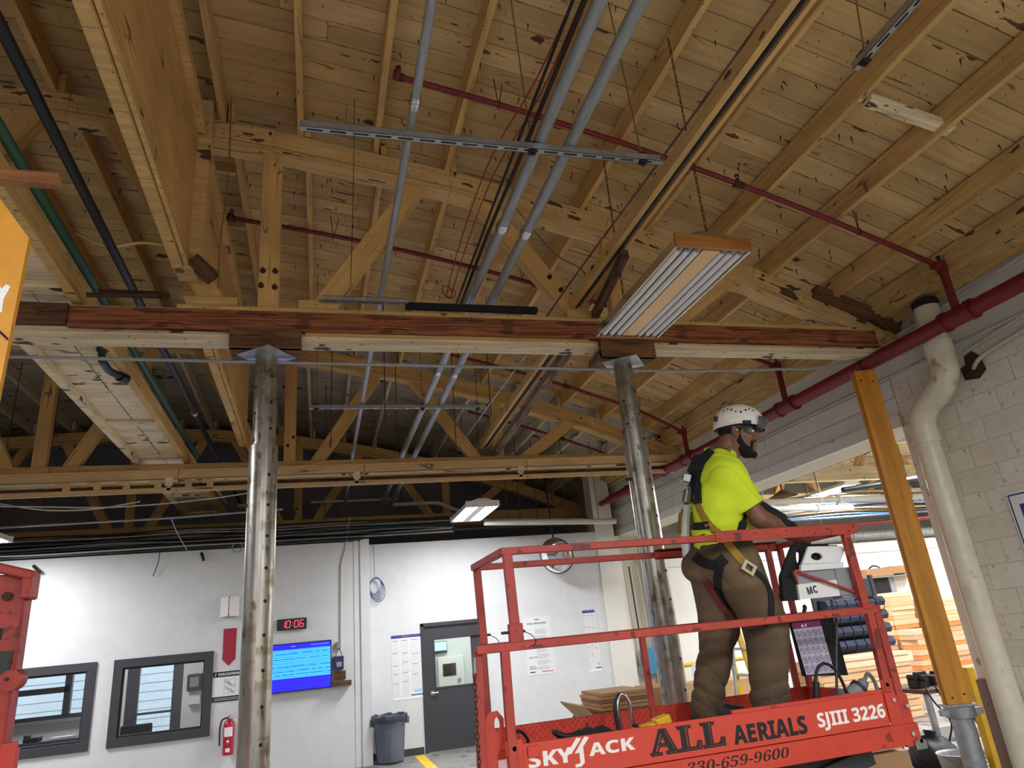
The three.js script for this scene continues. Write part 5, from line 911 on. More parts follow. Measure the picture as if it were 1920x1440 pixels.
  // chassis and scissor stack below the platform
  obj('pothole_guard', span(1.25, 2.95, 0.6, 0.84, -4.15, -3.7, 0.01), M.liftDark, L);
  for (const z of [-4.15, -3.68]) for (const s of [0, 1]) obj('scissor_arm', beam(V(1.1, s ? 0.45 : 0.8, z), V(3.0, s ? 0.8 : 0.45, z), 0.04, 0.09, 0.006), M.liftDark, L);
  obj('chassis', span(0.95, 3.05, 0.16, 0.45, -4.2, -3.65, 0.02), M.lift, L);
  for (const x of [1.15, 2.85]) for (const z of [-4.24, -3.61]) obj('wheel', cyl(V(x, 0.19, z - 0.05), V(x, 0.19, z + 0.05), 0.19, 28), M.blackMatt, L);
}
// loose things on the platform
{
  const z = -3.72, y = 1.004, drop = (px, py) => at(px, py, 'z', z);
  const a = at(1045, 1362, 'z', z), t = thing('rag_bundle', 'crumpled black work bag lying on the left half of the lift deck', 'bag', V(a.x + 0.15, y, z)), gs = [];
  const g = new THREE.SphereGeometry(1, 40, 26), p = g.attributes.position; for (let i = 0; i < p.count; i++) { const k = 1 + 0.16 * Math.sin(p.getX(i) * 7 + p.getY(i) * 5) * Math.cos(p.getZ(i) * 6 + p.getX(i) * 3) + 0.06 * Math.sin(p.getX(i) * 19) * Math.cos(p.getY(i) * 15); p.setXYZ(i, p.getX(i) * k, Math.max(-0.6, p.getY(i) * k), p.getZ(i) * k); }
  g.computeVertexNormals(); gs.push(prep(g).scale(0.17, 0.075, 0.1).translate(a.x + 0.17, y + 0.05, z));
  obj('bag_body', gs, M.blackMatt, t); obj('strap', [tube([V(a.x + 0.05, y + 0.08, z), V(a.x - 0.02, y + 0.13, z), V(a.x + 0.02, y + 0.11, z + 0.03), V(a.x + 0.1, y + 0.1, z + 0.03)], 0.014, 8)], M.black, t);
  const b = at(1160, 1352, 'z', z), d = thing('power_tool', 'yellow and black power tool lying beside the black bag', 'tool', V(b.x + 0.15, y, z));
  obj('motor_body', [beam(V(b.x + 0.02, y + 0.055, z), V(b.x + 0.2, y + 0.085, z), 0.07, 0.06, 0.012), beam(V(b.x + 0.2, y + 0.1, z), V(b.x + 0.29, y + 0.12, z), 0.07, 0.05, 0.012)], M.yellow, d);
  obj('handle', [beam(V(b.x + 0.12, y + 0.02, z + 0.02), V(b.x + 0.27, y + 0.07, z + 0.02), 0.05, 0.045, 0.012), cyl(V(b.x - 0.05, y + 0.05, z), V(b.x + 0.03, y + 0.06, z), 0.018, 12), span(b.x + 0.25, b.x + 0.33, y, y + 0.06, z - 0.04, z + 0.04, 0.01)], M.black, d);
  obj('band', [cyl(V(b.x + 0.09, y + 0.068, z), V(b.x + 0.1, y + 0.069, z), 0.048, 16)], M.black, d);
  solo('steel_bar_tool', 'bare steel bar lying on the deck by the worker’s rear boot', 'tool', [beam(V(b.x + 0.36, y + 0.03, z), V(b.x + 0.55, y + 0.06, z - 0.03), 0.02, 0.025, 0.004), cyl(V(b.x + 0.5, y + 0.02, z), V(b.x + 0.58, y + 0.075, z - 0.02), 0.02, 12)], M.steel);
  solo('yellow_hose_end', 'yellow hose end on the deck at the left end of the lift', 'hose', [tube([V(0.93, 1.03, -3.72), V(0.97, 1.04, -3.72), V(1.02, 1.035, -3.75), V(1.1, 1.02, -3.8)], 0.018, 10)], M.yellow);
  solo('black_hose', 'black hose looped over the deck at the left entry', 'hose', [tube([V(0.98, 1.05, -3.78), V(0.95, 1.12, -3.78), V(1.0, 1.15, -3.8), V(1.06, 1.1, -3.85), V(1.06, 1.02, -3.88)], 0.009, 8)], M.black);
  const c = at(1168, 1318, 'z', -4.1), h = thing('grinder', 'silver and black bowed tool handle standing at the far side of the deck', 'tool', V(c.x, y, -4.1));
  obj('bow_handle', tube([V(c.x - 0.03, y, -4.1), V(c.x - 0.035, c.y, -4.1), V(c.x - 0.005, c.y + 0.05, -4.1), V(c.x + 0.035, c.y + 0.01, -4.1), V(c.x + 0.04, y, -4.1)], 0.013, 10), M.chrome, h);
  obj('grip', tube([V(c.x - 0.045, y, -4.1), V(c.x - 0.05, c.y, -4.1), V(c.x - 0.012, c.y + 0.052, -4.1)], 0.012, 10), M.black, h);
  // plugs and hoses at the right end
  const e = at(1612, 1290, 'z', -3.7), f = thing('plug_connector', 'pair of grey industrial plugs resting at the right end of the lift deck', 'plug', V(e.x, 1, -3.7));
  obj('plug_body', [cyl(V(e.x - 0.09, e.y - 0.045, -3.7), V(e.x, e.y, -3.7), 0.05, 20, 0.042), cyl(V(e.x, e.y, -3.7), V(e.x + 0.045, e.y + 0.03, -3.7), 0.04, 20, 0.025), cyl(V(e.x - 0.13, e.y - 0.11, -3.73), V(e.x - 0.07, e.y - 0.02, -3.73), 0.045, 18, 0.05)], M.greyPlastic, f);
  obj('locking_ring', [cyl(V(e.x - 0.015, e.y - 0.008, -3.7), V(e.x, e.y, -3.7), 0.052, 20)], M.charcoal, f);
  obj('lead', tube([V(e.x + 0.04, e.y + 0.028, -3.7), V(e.x + 0.08, e.y + 0.07, -3.7), V(e.x + 0.11, e.y + 0.03, -3.7), V(e.x + 0.12, e.y - 0.05, -3.7), V(e.x + 0.12, 1.01, -3.7)], 0.011, 8), M.greyPlastic, f);
  obj('prop', span(e.x - 0.15, e.x + 0.02, 1.0, e.y - 0.085, -3.76, -3.66, 0.01), M.blackMatt, f);
  const q = (x, y2) => at(x, y2, 'z', -3.66);
  solo('black_hose', 'thick black hose loop between the placard and the grey plugs', 'hose', [tube([q(1530, 1312), q(1529, 1275), q(1534, 1252), q(1546, 1244), q(1562, 1252), q(1576, 1272), q(1588, 1300)], 0.009, 8, 40), cyl(q(1530, 1313), q(1530, 1278), 0.018, 12)], M.black);
  solo('grey_cable', 'grey cable hanging straight down from the control box', 'cable', [tube([q(1558, 1125), q(1568, 1165), q(1568, 1230), q(1569, 1290), q(1570, 1312)], 0.008, 8, 40)], M.charcoal);
}

// ---------------------------------------------------------------- the next hall: cartons, bins, bench, roof clutter
{
  // a carton with a telescoping lid; its front shows
  const mk = (w, h, d, i) => {
    const t = thing('carton', 'pale flat carton stacked against the bright far wall', 'carton', V(0, 0, 0), 'stacked cartons beyond the opening');
    obj('tray', [box(0, h * 0.42, 0, w - 0.012, h * 0.84, d - 0.012, 0.002)], i === 2 ? M.cardOrange : M.card[i], t);
    obj('lid', [box(0, h * 0.72, 0, w, h * 0.52, d, 0.003)], M.card[(i + 1) % 3], t);
    return t;
  };
  const ORD = ['first', 'second', 'third', 'fourth', 'fifth', 'sixth', 'seventh', 'eighth', 'ninth', 'tenth'];
  const protos = [mk(0.56, 0.17, 0.4, 0), mk(0.56, 0.17, 0.4, 1), mk(0.56, 0.17, 0.4, 2)], used = [0, 0, 0];
  const stacks = [[10.35, -11.75, 8, 'first'], [10.98, -11.8, 10, 'second'], [11.6, -11.75, 9, 'third'], [12.22, -11.8, 9, 'fourth'], [12.84, -11.75, 9, 'fifth'], [13.46, -11.75, 10, 'sixth'], [14.08, -11.75, 10, 'seventh'], [10.7, -11.1, 6, 'front left'], [11.35, -11.1, 7, 'front middle']];
  stacks.forEach(([x, z, n, word]) => {
    for (let k = 0; k < n; k++) {
      const i = Math.floor(rnd() * 3), src = protos[i], c = used[i]++ ? src.clone() : src;
      if (c !== src) { c.name = numbered('carton'); c.userData = { ...src.userData }; scene.add(c); }
      c.position.set(x + rr(-0.04, 0.04), 0.002 + k * 0.171, z + rr(-0.03, 0.03)); c.rotation.y = rr(-0.05, 0.05);
      c.userData.label = k === n - 1 ? `topmost pale carton of the ${word} stack by the far bright wall` : `pale carton, ${ORD[k]} from the bottom in the ${word} stack by the far bright wall`;
      c.userData.group = `cartons of the ${word} stack`;
    }
  });
}
{ // flat wooden cartons piled nearer, seen under the control box
  const spots = [[7.35, -9.3, 0.95], [7.3, -9.0, 0.9]];
  for (let k = 0; k < 6; k++) solo('flat_box', `long flat pale box, ${['lowest', 'second from the bottom', 'third from the bottom', 'fourth from the bottom', 'last but topmost', 'topmost'][k]} in the low pile behind the lift controls`, 'box', [span(6.7 + rr(-0.06, 0.06), 8.35 + rr(-0.06, 0.06), 0.145 * k + 0.002, 0.145 * k + 0.143, -9.5, -8.9, 0.006), span(6.75, 8.3, 0.145 * k + 0.1, 0.145 * k + 0.144, -8.895, -8.885, 0.002)], M.card[k % 3], 'flat boxes in the low pile');
  for (let k = 0; k < 4; k++) solo('flat_box', `pale flat box seen between the worker’s legs, ${['lowest', 'second', 'third', 'topmost'][k]} of its pile`, 'box', span(4.72 + rr(-0.05, 0.05), 5.75, 0.2 * k + 0.002, 0.2 * k + 0.198, -9.3, -8.7, 0.006), M.card[(k + 1) % 3], 'flat boxes behind the worker');
  solo('paper_roll', 'white roll lying on the boxes between the worker’s legs', 'roll', cyl(V(4.85, 0.92, -8.95), V(5.25, 0.9, -8.9), 0.11, 20), M.paper);
}
{ // step ladder
  const t = thing('step_ladder', 'yellow step ladder seen between the worker’s legs', 'ladder', V(4.95, 0, -8));
  for (const s of [-1, 1]) obj('ladder_rail', beam(V(5.05 + s * 0.02, 0, -7.9 + s * 0.2), V(4.95 + s * 0.0, 1.65, -8.1 + s * 0.14), 0.03, 0.07, 0.004, V(1, 0, 0)), M.yellow, t);
  for (let k = 0; k < 5; k++) obj('tread', beam(V(5.045 - k * 0.018, 0.3 + k * 0.3, -8.11 - k * 0.03), V(5.045 - k * 0.018, 0.3 + k * 0.3, -7.73 - k * 0.04), 0.09, 0.025, 0.003), M.galv, t);
  for (const s of [-1, 1]) obj('rear_leg', beam(V(4.62, 0, -8.0 + s * 0.2), V(4.93, 1.6, -8.1 + s * 0.14), 0.025, 0.04, 0.004), M.galvDull, t);
}
{ // wall rack with navy bins
  const z = -9.75, t = thing('bin_rack', 'dark steel rack of navy storage bins behind the lift controls', 'rack', V(8.1, 0, z));
  obj('back_panel', [span(7.6, 8.75, 0.3, 1.95, z - 0.03, z, 0.004)], M.charcoal, t);
  for (const x of [7.58, 8.76]) obj('upright', span(x - 0.03, x + 0.03, 0, 2.0, z - 0.04, z + 0.02, 0.004), M.charcoal, t);
  for (let r = 0; r < 4; r++) for (let c = 0; c < 6; c++) {
    const x = 7.7 + c * 0.185, y = 0.92 + r * 0.2;
    solo('storage_bin', `navy plastic bin, number ${['one', 'two', 'three', 'four', 'five', 'six'][c]} from the left in the ${['lowest', 'second', 'third', 'top'][r]} row of the rack`, 'bin', extrude([[0, 0], [0.2, 0], [0.24, 0.06], [0.2, 0.13], [0.0, 0.15]], 0.165, [], 0.003).rotateY(-Math.PI / 2).translate(x + 0.085, y, z + 0.006), M.blueBin, 'navy bins on the rack');
  }
}
solo('speaker_box', 'black box hung on the bright wall above the cartons', 'box', [span(10.86, 11.3, 1.68, 2.08, -12.29, -12.1, 0.01), prep(new THREE.TorusGeometry(0.2, 0.015, 6, 20, Math.PI)).translate(11.08, 2.06, -12.15)], M.blackMatt);
solo('long_carton', 'long flat brown carton on a shelf above the black box', 'carton', [span(10.75, 11.4, 2.04, 2.2, -12.29, -12.02, 0.006), span(11.41, 11.97, 2.07, 2.22, -12.29, -12.05, 0.006)], M.cardDark);
solo('wall_shelf', 'thin wall shelf under the long brown carton', 'shelf', [span(10.7, 12.0, 2.015, 2.035, -12.3, -12.0, 0.003)], M.greyPlastic);
solo('hanging_box', 'small grey box on the bright wall right of the black box', 'box', span(11.36, 11.5, 1.72, 2.0, -12.29, -12.15, 0.01), M.greyPlastic);
{ // bulk bin with flattened cardboard beside the right post
  const t = thing('bulk_box', 'big cardboard bulk box heaped with flattened cartons behind the lift', 'box', V(2.7, 0, -6.35));
  obj('box_wall', [span(2.3, 3.15, 0.02, 0.86, -6.7, -6.68), span(2.3, 3.15, 0.02, 0.86, -6.02, -6.0), span(2.3, 2.32, 0.02, 0.86, -6.7, -6.0), span(3.13, 3.15, 0.02, 0.86, -6.7, -6.0), span(2.3, 3.15, 0.0, 0.02, -6.7, -6.0)], M.cardDark, t);
  obj('flap', beam(V(2.3, 0.86, -6.3), V(2.16, 1.0, -6.3), 0.6, 0.012), M.card[0], t);
  for (let k = 0; k < 7; k++) solo('flattened_carton', `flattened brown carton, ${['lowest', 'second', 'third', 'fourth', 'fifth', 'sixth', 'topmost'][k]} in the heap behind the lift`, 'cardboard', beam(V(2.36 + rr(-0.02, 0.02), 0.885 + k * 0.028, -6.35), V(2.84 + rr(-0.04, 0.04), 0.885 + k * 0.028, -6.35), 0.5 + rr(-0.06, 0.06), 0.024), [M.card[1], M.cardDark, M.card[0]][k % 3], 'flattened cartons in the heap');
  solo('open_carton', 'plain brown carton side standing right of the flattened heap', 'carton', [span(2.87, 3.11, 0.87, 1.06, -6.5, -6.1, 0.004)], M.card[1]);
}
{ // work bench with tools by the opening
  const z = -6.6, t = thing('work_bench', 'dark cluttered work bench beyond the opening', 'bench', V(6.4, 0, z));
  obj('bench_top', [span(5.97, 7.0, 0.66, 0.7, z - 0.35, z + 0.3, 0.006)], M.oldWood, t);
  for (const x of [6.02, 6.94]) for (const d of [-0.3, 0.25]) obj('leg', beam(V(x, 0, z + d), V(x, 0.66, z + d), 0.05, 0.05, 0.004, V(1, 0, 0)), M.galvDull, t);
  obj('lower_shelf', span(6.0, 6.96, 0.2, 0.23, z - 0.3, z + 0.25), M.greyPlastic, t);
  const b = (n, l, g, m) => solo(n, l, 'tool', g, m);
  b('bench_vise', 'black bench vise on the cluttered bench', [span(6.05, 6.2, 0.7, 0.78, z, z + 0.14, 0.01), cyl(V(6.1, 0.8, z - 0.02), V(6.1, 0.8, z + 0.22), 0.03, 12), span(6.05, 6.2, 0.78, 0.86, z + 0.1, z + 0.14, 0.008)], M.black);
  b('tool_case', 'black tool case at the back of the cluttered bench', [span(6.3, 6.62, 0.7, 0.8, z - 0.15, z + 0.1, 0.02), span(6.42, 6.5, 0.8, 0.83, z - 0.05, z, 0.005)], M.blackMatt);
  b('white_case', 'white box on the cluttered bench beside the black tool case', [span(6.66, 6.92, 0.7, 0.82, z - 0.2, z + 0.15, 0.012)], M.whitePlastic);
  b('red_clamp', 'red clamp lying on the cluttered bench', [cyl(V(6.3, 0.72, z + 0.2), V(6.85, 0.735, z + 0.24), 0.014, 8), span(6.78, 6.85, 0.7, 0.76, z + 0.2, z + 0.27, 0.005)], M.redWire);
  solo('bench_lead', 'tangle of black leads hanging from the bench front', 'cable', [0, 1, 2, 3].map((i) => tube([V(6.0 + i * 0.12, 0.73, z + 0.28), V(5.98 + i * 0.13, 0.6, z + 0.36), V(6.1 + i * 0.1, 0.4, z + 0.38), V(6.02 + i * 0.16, 0.18, z + 0.36), V(6.1 + i * 0.13, 0.015, z + 0.36)], 0.009, 6, 24)), M.black);
  const u = thing('bucket', 'grey metal bucket on the floor beyond the opening', 'bucket', V(5.47, 0, -5.6)); obj('pail', lathe([[0, 0.01], [0.13, 0.01], [0.17, 0.27], [0.178, 0.275], [0.172, 0.28], [0.155, 0.26], [0.12, 0.03], [0, 0.03]], 28).translate(5.47, 0, -5.6), M.galvDull, u); obj('handle', tube([V(5.3, 0.26, -5.6), V(5.32, 0.2, -5.45), V(5.47, 0.17, -5.41), V(5.62, 0.2, -5.45), V(5.64, 0.26, -5.6)], 0.005, 6, 24), M.steel, u);
  solo('waste_sack', 'full black waste sack beside the metal bucket', 'sack', (() => { const g = new THREE.SphereGeometry(1, 36, 24), p = g.attributes.position; for (let i = 0; i < p.count; i++) { const k = 1 + 0.09 * Math.sin(p.getX(i) * 8) * Math.cos(p.getZ(i) * 7 + p.getY(i) * 4); p.setXYZ(i, p.getX(i) * k, Math.max(-0.75, p.getY(i) * k), p.getZ(i) * k); } g.computeVertexNormals(); return [prep(g).scale(0.24, 0.17, 0.22).translate(5.82, 0.135, -6.25), cyl(V(5.82, 0.28, -6.25), V(5.84, 0.35, -6.25), 0.035, 10, 0.06)]; })(), M.black);
  for (let k = 0; k < 3; k++) solo('scrap_carton', ['pale torn carton lowest on the floor right of the lift', 'pale torn carton in the middle right of the lift', 'pale torn carton uppermost right of the lift'][k], 'carton', beam(V(4.45 + k * 0.03, 0.1 + k * 0.17, -5.9), V(5.05 - k * 0.05, 0.12 + k * 0.17, -5.8), 0.4, 0.15, 0.004), M.card[k]);
}
// roof clutter of the next hall
{
  const G = 'timber webs of the truss beyond the opening';
  const tr = (z, label) => {
    const t = thing('roof_truss', label, 'roof truss', V(10.5, 3.6, z));
    obj('bottom_chord', span(5.97, 15.5, 3.55, 3.78, z - 0.06, z + 0.06, 0.005), M.creamPale, t); obj('top_chord', span(5.97, 15.5, 4.32, 4.49, z - 0.06, z + 0.06, 0.005), M.creamPale, t);
    for (let k = 0; k < 8; k++) { const x = 6.6 + k * 1.15; obj('web', beam(V(x, 3.7, z), V(x + (k % 2 ? -0.5 : 0.5), 4.4, z), 0.08, 0.13, 0.004), M.web, t); }
  };
  tr(-7.2, 'near bright timber truss beyond the opening'); tr(-9.6, 'middle bright timber truss beyond the opening'); tr(-11.9, 'far bright timber truss beyond the opening');
  const pip = (l, a, b, r, m) => solo('pipe', l, 'pipe', [...[0.25, 0.75].map((k) => { const p = a.clone().lerp(b, k); return cyl(p, V(p.x, 4.7, p.z), 0.005, 5); }), cyl(a, b, r, 14), ...[0.3, 0.7].map((k) => { const p = a.clone().lerp(b, k), d = b.clone().sub(a).normalize(); return cyl(p.clone().addScaledVector(d, -0.03), p.clone().addScaledVector(d, 0.03), r * 1.25, 14); })], m);
  pip('thick white pipe with a rounded end beyond the opening', V(5.94, 3.05, -8.9), V(8.0, 2.98, -8.9), 0.045, M.whitePlastic);
  pip('black pipe running along the opening’s top edge', V(6.1, 3.24, -5.3), V(6.1, 3.24, -8.8), 0.035, M.blackPipe);
  pip('pale pipe crossing beyond the lit strip lamp', V(6, 3.25, -9.6), V(14, 3.2, -9.6), 0.05, M.conduitPaint);
  pip('dark sloping pipe under the bright trusses', V(6.4, 2.95, -7.2), V(9.5, 3.25, -7.4), 0.035, M.blackPipe);
  pip('cream pipe just below the far bright truss', V(6, 3.42, -11.2), V(14, 3.42, -11.2), 0.06, M.creamPale);
  pip('blue cable pipe low under the trusses beyond the opening', V(6, 3.02, -10.4), V(14, 3.1, -10.4), 0.018, std({ color: 0x6f9cc8, roughness: 0.5 }));
  pip('grey duct resting on the top of the bright far wall', V(9.8, 2.9, -12.4), V(13.6, 2.9, -12.4), 0.1, M.galvDull);
  pip('red brown pipe over the bright far wall', V(8.6, 2.98, -11.6), V(12.6, 3.12, -11.6), 0.04, M.redPipe);
  for (let i = 0; i < 12; i++) solo('cable', 'loose cable slung under the trusses beyond the opening', 'cable', tube([0, 1, 2, 3, 4, 5].map((k) => V(6.0 + k * 1.7, 3.12 + (i % 6) * 0.07 + (k % 2 ? -0.03 : 0.02), -9.95 - i * 0.11)), 0.012, 6, 24), [M.conduitPaint, M.black, std({ color: 0x5d8fc4, roughness: 0.5 }), M.rope][i % 4], 'cables under the trusses beyond the opening');
  for (let i = 0; i < 22; i++) { const x = 6.3 + rr(0, 6), z = -6.2 - rr(0, 5.6); solo('hanger_rod', 'thin dark hanger rod among the trusses beyond the opening', 'rod', cyl(V(x, 3.1 + rr(0, 0.3), z), V(x, 4.7, z), 0.006, 5), M.rust, 'hanger rods beyond the opening'); }
  solo('reflector_dish', 'dark round shade hanging beyond the opening, beside the worker', 'lamp shade', [lathe([[0.03, 0.1], [0.05, 0.09], [0.17, 0.02], [0.22, 0], [0.21, 0.0], [0.04, 0.07]], 24).translate(7.0, 3.25, -9.15), cyl(V(7, 3.33, -9.15), V(7, 4.7, -9.15), 0.012, 6)], M.oldWood);
  const S = (x, z, label, w, l) => {
    const y = 3.55, t = thing('strip_lamp', label, 'lamp', V(x, y, z));
    obj('housing', extrude([[-w / 2, 0], [w / 2, 0], [w * 0.3, 0.07], [-w * 0.3, 0.07]], l).translate(x, y, z - l / 2), M.whitePlastic, t);
    obj('diffuser', span(x - w / 2 + 0.015, x + w / 2 - 0.015, y - 0.008, y, z - l / 2 + 0.01, z + l / 2 - 0.01), M.tubeLit, t);
    for (const s of [-1, 1]) obj('hanger_wire', cyl(V(x, y + 0.07, z + s * l * 0.4), V(x, 4.7, z + s * l * 0.4), 0.004, 5), M.rust, t);
    areaLight(x, y - 0.012, z, w, l, LAMP_NEXT);
  };
  S(9.15, -10.65, 'brightly lit strip lamp beyond the opening', 0.42, 1.25);
  for (const [x, z] of [[8.3, -3.2], [12.8, -6.5], [12.8, -10.0], [8.2, -6.9]]) S(x, z, `lit strip lamp of the next hall, hidden by the ${x < 9 ? (z > -5 ? 'block wall' : 'lintel') : (z > -8 ? 'yellow post' : 'white pier')}`, 0.42, 1.25);
}

// ---------------------------------------------------------------- the worker
{
  const C0 = V(2.5, 1.5, -3.86), YAW = 0.37, F = V(Math.cos(YAW), 0, Math.sin(YAW)), Rt = V(-Math.sin(YAW), 0, Math.cos(YAW));   // forward and right-hand directions
  const P = (px, py, k = 0) => { const d = V((px - 960) / 1282.2285, -(py - 720) / 1282.2285, -1).applyQuaternion(camera.quaternion); const t = (k - EYE.clone().sub(C0).dot(Rt)) / d.dot(Rt); return EYE.clone().addScaledVector(d, t); };
  const cone = (p, a, b, ra, rb) => { const bx = b.x - a.x, by = b.y - a.y, bz = b.z - a.z, px = p.x - a.x, py = p.y - a.y, pz = p.z - a.z; const h = Math.min(1, Math.max(0, (px * bx + py * by + pz * bz) / (bx * bx + by * by + bz * bz + 1e-9))); return Math.hypot(px - bx * h, py - by * h, pz - bz * h) - (ra + (rb - ra) * h); };
  const smin = (a, b, k) => { const h = Math.max(0, k - Math.abs(a - b)) / k; return Math.min(a, b) - h * h * k * 0.25; };
  const joined = (bones, k) => (p) => { let d = 1e9; for (const [a, b, ra, rb] of bones) d = smin(d, cone(p, a, b, ra, rb), k); return d; };
  function meshSDF(sdf, lo, hi, cell) {
    const ext = hi.clone().sub(lo), res = Math.min(150, Math.ceil(Math.max(ext.x, ext.y, ext.z) / cell) + 4), mc = new MarchingCubes(res, new THREE.MeshBasicMaterial(), false, false, 400000);
    mc.isolation = 0; const half = res / 2, p = V(0, 0, 0), f = mc.field, step = ext.clone().divideScalar(res - 4);
    for (let k = 0; k < res; k++) { p.z = lo.z + (k - 2) * step.z; for (let j = 0; j < res; j++) { p.y = lo.y + (j - 2) * step.y; for (let i = 0; i < res; i++) { p.x = lo.x + (i - 2) * step.x; f[i + j * res + k * res * res] = -sdf(p); } } }
    mc.update();
    const n = mc.count, src = mc.positionArray, pos = new Float32Array(n * 3);
    for (let i = 0; i < n; i++) { pos[3 * i] = lo.x + ((src[3 * i] + 1) * half - 2) * step.x; pos[3 * i + 1] = lo.y + ((src[3 * i + 1] + 1) * half - 2) * step.y; pos[3 * i + 2] = lo.z + ((src[3 * i + 2] + 1) * half - 2) * step.z; }
    let g = new THREE.BufferGeometry(); g.setAttribute('position', new THREE.BufferAttribute(pos, 3)); g = mergeVertices(g, 1e-5); g.computeVertexNormals();
    let vol = 0; const ix = g.index.array, a = V(0, 0, 0), b = V(0, 0, 0), c = V(0, 0, 0), P3 = g.attributes.position; for (let i = 0; i < ix.length; i += 3) { a.fromBufferAttribute(P3, ix[i]).sub(lo); b.fromBufferAttribute(P3, ix[i + 1]).sub(lo); c.fromBufferAttribute(P3, ix[i + 2]).sub(lo); vol += a.dot(b.cross(c)); }
    if (vol < 0) { for (let i = 0; i < ix.length; i += 3) { const t = ix[i]; ix[i] = ix[i + 1]; ix[i + 1] = t; } g.computeVertexNormals(); }
    const uv = new Float32Array(P3.count * 2); for (let i = 0; i < P3.count; i++) { uv[2 * i] = P3.getX(i) - P3.getZ(i) * 0.6; uv[2 * i + 1] = P3.getY(i); } g.setAttribute('uv', new THREE.BufferAttribute(uv, 2));
    return g;
  }
  const off = (p, k) => p.clone().addScaledVector(Rt, k);
  // joints
  const hipR = P(1372, 1050, 0.1), hipL = P(1330, 1052, -0.1), kneeR = P(1436, 1168, 0.11), kneeL = P(1348, 1180, -0.1), ankR = P(1441, 1308, 0.1), ankL = P(1324, 1318, -0.1);
  ankR.y = 1.1; ankL.y = 1.1;
  const waist = P(1344, 1010), mid = P(1346, 955), chest = P(1354, 905), neckB = P(1350, 862), neckT = P(1366, 828);
  const shR = P(1366, 893, 0.185), shL = P(1362, 880, -0.19), elR = P(1424, 972, 0.17), wrR = P(1482, 1004, 0.06), elL = P(1420, 952, -0.2), wrL = P(1446, 966, -0.13);
  // ---- clothing fields
  const torso = [[off(waist, 0.075), off(mid, 0.08), 0.15, 0.148], [off(waist, -0.075), off(mid, -0.08), 0.15, 0.148], [off(mid, 0.08), off(chest, 0.085), 0.148, 0.135], [off(mid, -0.08), off(chest, -0.085), 0.148, 0.135], [P(1362, 992), P(1366, 940), 0.15, 0.13],
    [off(chest, 0.06), off(neckB, 0.02), 0.12, 0.075], [off(chest, -0.06), off(neckB, -0.02), 0.12, 0.075], [off(neckB, 0.03), shR, 0.075, 0.082], [off(neckB, -0.03), shL, 0.075, 0.082]];
  const sleeveEndR = shR.clone().lerp(elR, 0.74), sleeveEndL = shL.clone().lerp(elL, 0.74), arm = [[shR, sleeveEndR, 0.085, 0.08], [shL, sleeveEndL, 0.085, 0.08]];
  const body0 = joined([...torso, ...arm], 0.07), hemY = P(1340, 1028).y - 0.02;
  const nz = (p, s) => Math.sin(p.x * 21 * s + p.y * 13) * Math.sin(p.y * 17 * s - p.z * 19) * 0.5 + Math.sin(p.x * 38 * s - p.y * 31 * s + p.z * 23) * 0.3;
  const cutPlane = (p, o, d) => (p.x - o.x) * d.x + (p.y - o.y) * d.y + (p.z - o.z) * d.z;
  const dR = sleeveEndR.clone().sub(shR).normalize(), dL = sleeveEndL.clone().sub(shL).normalize();
  const shirtD = (p) => {
    const w = 1.5 * Math.sin(p.x * 8 + p.y * 7) + 1.2 * Math.sin(p.z * 9 - p.x * 6), r1 = 1 - Math.abs(Math.sin(p.y * 11 + p.x * 9 + w)), r2 = 1 - Math.abs(Math.sin(p.y * 22 - p.x * 13 + w * 1.3));
    let d = body0(p) + 0.003 * nz(p, 1.1) + 0.011 * (r1 * r1 - 0.35) + 0.012 * (r2 * r2 - 0.35) * sm(hemY + 0.3, hemY + 0.02, p.y) + 0.006 * sm(0.2, 0.0, Math.abs(p.y - hemY - 0.1)) * Math.sin(p.y * 60 + p.x * 12);
    const nearR = cone(p, shR, elR, 0.1, 0.1), nearL = cone(p, shL, elL, 0.1, 0.1), tor = joined(torso, 0.07)(p);
    if (nearR < tor) d = Math.max(d, cutPlane(p, sleeveEndR, dR)); if (nearL < tor) d = Math.max(d, cutPlane(p, sleeveEndL, dL));
    return Math.max(d, hemY - p.y, p.y - (neckB.y + 0.055 - 0.25 * ((p.x - neckB.x) * F.x + (p.z - neckB.z) * F.z)));
  };
  const legs = [[off(waist, 0.06), hipR, 0.15, 0.145], [off(waist, -0.06), hipL, 0.15, 0.14], [hipR, kneeR, 0.145, 0.118], [hipL, kneeL, 0.138, 0.104], [kneeR, ankR, 0.118, 0.1], [kneeL, ankL, 0.1, 0.088], [P(1310, 1062, 0), P(1340, 1060, 0), 0.1, 0.12]];
  const legs0 = joined(legs, 0.06);
  const pantsD = (p) => {
    const low = sm(1.45, 1.1, p.y);
    const w = 1.6 * Math.sin(p.x * 9 + p.y * 4) + 1.3 * Math.sin(p.z * 11 - p.y * 6), c1 = 1 - Math.abs(Math.sin(p.y * 13 + w + p.x * 8)), c2 = 1 - Math.abs(Math.sin(p.x * 17 - p.z * 15 + w * 0.8 + p.y * 5)), c3 = 1 - Math.abs(Math.sin(p.y * 36 + w * 1.5));
    const d = legs0(p) + 0.007 * nz(p, 0.8) + 0.012 * (c1 * c1 - 0.35) * (0.4 + 0.6 * sm(1.75, 1.5, p.y)) + 0.009 * (c2 * c2 - 0.35) + 0.009 * low * (c3 * c3 - 0.35);
    return Math.max(d, p.y - (waist.y + 0.02), 1.045 - p.y);
  };
  // ---- the body under the clothes, with arms, hands, neck and head
  const HS = 1.1, headC = P(1383, 812), hy = YAW + 0.22, tilt = -0.2;
